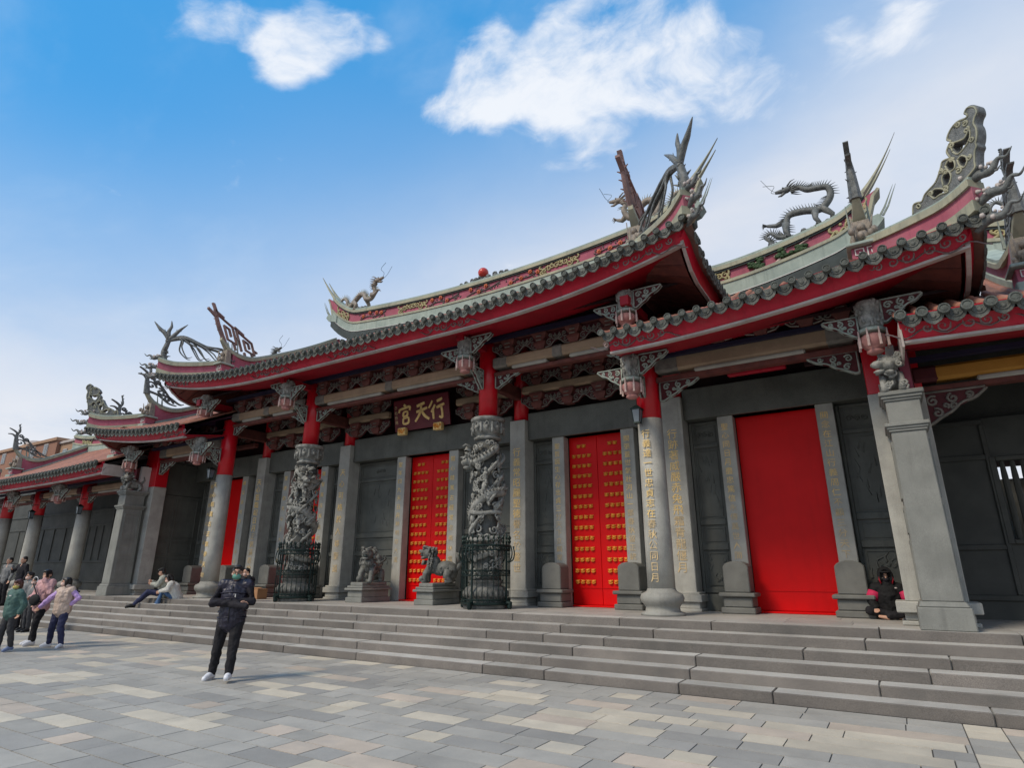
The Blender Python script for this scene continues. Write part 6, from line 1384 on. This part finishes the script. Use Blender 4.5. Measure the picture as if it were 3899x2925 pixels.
figure((-22.0, 8.35, 0), radians(20), 'walker in grey top with dark hair just left of the headphones', dict(yaw=-.3), 1.60, greyj, trou, X['jet'], style='tuft', mask=pinkm, vs=.016)
figure((-27.0, 9.95, RISE * 3), radians(15), 'tall person in dark coat standing on the steps by the low left hall', dict(elR=(-.28, -.12, 1.2), haR=(-.14, -.25, 1.28)), 1.72, darkj, trou, X['jet'], style='short', vs=.018)
figure((-28.2, 9.95, RISE * 3), radians(15), 'dim figure in grey coat on the steps at the very left edge', dict(), 1.70, greyj, trou, X['jet'], style='short', vs=.018)
# couple on the steps
SEAT = dict(pel=(0, .05, .16), chest=(0, -.02, .47), neck=(0, -.06, .66), head=(0, -.12, .79), shL=(.17, -.04, .59), shR=(-.17, -.04, .59), hiL=(.09, .03, .13), hiR=(-.09, .03, .13))
S1 = dict(SEAT); S1.update(knL=(.08, -.42, .2), anL=(.1, -.74, -.17), toL=(.12, -.9, -.22), knR=(-.14, -.40, .16), anR=(-.3, -.72, -.18), toR=(-.38, -.87, -.23), elL=(.24, -.18, .4), haL=(.08, -.34, .44), elR=(-.25, -.16, .4), haR=(-.06, -.34, .5), nod=.25, yaw=-.3)
t1, V, H, s = figure((-19.75, 11.12, PZ), radians(-32), 'person in pale jacket and black cap sitting on the steps, legs stretched', S1, 1.70, sage, jean, X['jet'], style='short', cap=True, bulk=.035, hem=.86, vs=.012)
M().tube([(-.12, -.19, .56), (.02, -.2, .42), (.14, -.16, .3)], .01, 5).build('bag_strap', X['jet'], t1)
S2 = dict(SEAT); S2.update(knL=(.08, -.36, .38), anL=(.06, -.44, -.02), toL=(.06, -.6, -.07), knR=(-.12, -.38, .34), anR=(-.14, -.52, -.05), toR=(-.16, -.68, -.09), elL=(.25, -.2, .42), haL=(.06, -.42, .36), elR=(-.25, -.2, .42), haR=(-.1, -.42, .34), chest=(0, -.08, .46), neck=(0, -.17, .63), head=(0, -.26, .74), shL=(.17, -.14, .57), shR=(-.17, -.14, .57), nod=.55, yaw=-.2)
t2, V, H, s = figure((-19.1, 11.15, PZ - RISE), radians(-38), 'person in off-white jacket and blue jeans bent forward on the steps', S2, 1.70, offw, denim, whites, style='bob', mask=pinkm, bulk=.04, hem=.86, vs=.012)
# seated figure by the square pillar
S3 = dict(pel=(0, .05, .14), chest=(0, .02, .44), neck=(0, .0, .64), head=(0, -.03, .775), shL=(.2, .0, .56), shR=(-.2, .0, .56), elL=(.31, -.06, .32), elR=(-.31, -.06, .32), haL=(.26, -.28, .21), haR=(-.26, -.28, .21), gL=Vector((0, -.7, -.7)), gR=Vector((0, -.7, -.7)), hiL=(.1, 0, .13), hiR=(-.1, 0, .13), knL=(.36, -.26, .15), knR=(-.36, -.26, .15), anL=(-.08, -.36, .07), anR=(.1, -.28, .07), toL=(-.22, -.36, .06), toR=(.24, -.30, .06))
t3, V, H, s = figure((-.22, 13.3, PZ), radians(4), 'figure in black hooded coat with magenta sleeve bands sitting cross-legged by the pillar', S3, 1.60, cloth('black_coat', (.008, .008, .009)), trou, None, style='hood', mask=blackw, bulk=.05, hem=.88, vs=.011, build=1.2)
m = M(); m.ell(H(0, .05, .03), (.125, .12, .15), 14, 10); m.ell(H(0, .04, -.1), (.14, .12, .08), 12, 7); m.tube([H(.105 * cos(a), -.06, .01 + .135 * sin(a)) for a in lin(-.7, pi + .7, 14)], .03, 7); m.build('raised_hood', CL['black_coat'], t3, smooth=True)
m = M()
for q in (-1, 1): m.tube([H(.108 * q, -.078, .0), H(.112 * q, -.07, -.06), H(.095 * q, -.075, -.13)], [.012, .016, .012], 6)
m.build('hood_lining', X['crimson_deep'], t3, smooth=True); m = M(); m.ell(H(0, -.1, .085), (.09, .075, .02), 10, 6); m.build('cap_brim', X['black'], t3, smooth=True)
for q in 'LR':
    m = M(); a, b = V['sh' + q], V['el' + q]; m.tube([a + (b - a) * u for u in (.3, .5, .7, .88)], [.105, .108, .105, .1], 14); m.build('sleeve_band', magenta, t3, smooth=True)
M().ell((.12, -.2, .53), (.022, .01, .014), 8, 5).build('chest_badge', X['trim'], t3)
t = thing('black_bag', 'black bag on the platform beside the seated hooded figure', 'bag', (-.62, 13.3, PZ)); m = M(); m.lathe([(.14, PZ), (.17, PZ + .08), (.16, PZ + .3), (.12, PZ + .38)], -.68, 13.36, 12); m.build('bag_body', X['black'], t, smooth=True); M().tube([(-.74, 13.36, PZ + .37), (-.72, 13.36, PZ + .46), (-.64, 13.36, PZ + .46), (-.62, 13.36, PZ + .37)], .012, 5).build('bag_handle', X['black'], t)
# a sitter half hidden behind the man and a carton
S4 = dict(SEAT); S4.update(knL=(.09, -.4, .4), anL=(.1, -.45, -.02), toL=(.1, -.6, -.07), knR=(-.09, -.4, .4), anR=(-.1, -.45, -.02), toR=(-.1, -.6, -.07), elL=(.27, -.1, .45), haL=(.2, -.2, .7), elR=(-.26, -.15, .38), haR=(-.1, -.38, .38))
figure((-15.75, 11.25, PZ), radians(10), 'person in dark jacket sitting on the top step, mostly behind the man', S4, 1.68, darkj, trou, X['jet'], style='short', mask=pinkm, bulk=.03, vs=.016)
t = thing('cardboard_box', 'brown cardboard box on the platform behind the standing man', 'box', (-16.7, 12.3, PZ)); cb = pm('cardboard', (.38, .2, .1), (.3, .16, .08), 4, .85)
M().box(-16.95, -16.5, 12.15, 12.5, PZ, PZ + .3).build('carton', cb, t, bevel=.006); m = M(); m.hexa([(-16.95, 12.14, PZ + .3), (-16.5, 12.14, PZ + .3), (-16.5, 12.3, PZ + .33), (-16.95, 12.3, PZ + .33), (-16.95, 12.14, PZ + .306), (-16.5, 12.14, PZ + .306), (-16.5, 12.3, PZ + .336), (-16.95, 12.3, PZ + .336)]); m.build('box_flap', cb, t)
for o in list(bpy.data.objects):
    if o.type == 'EMPTY' and not o.children: print('empty thing', o.name)
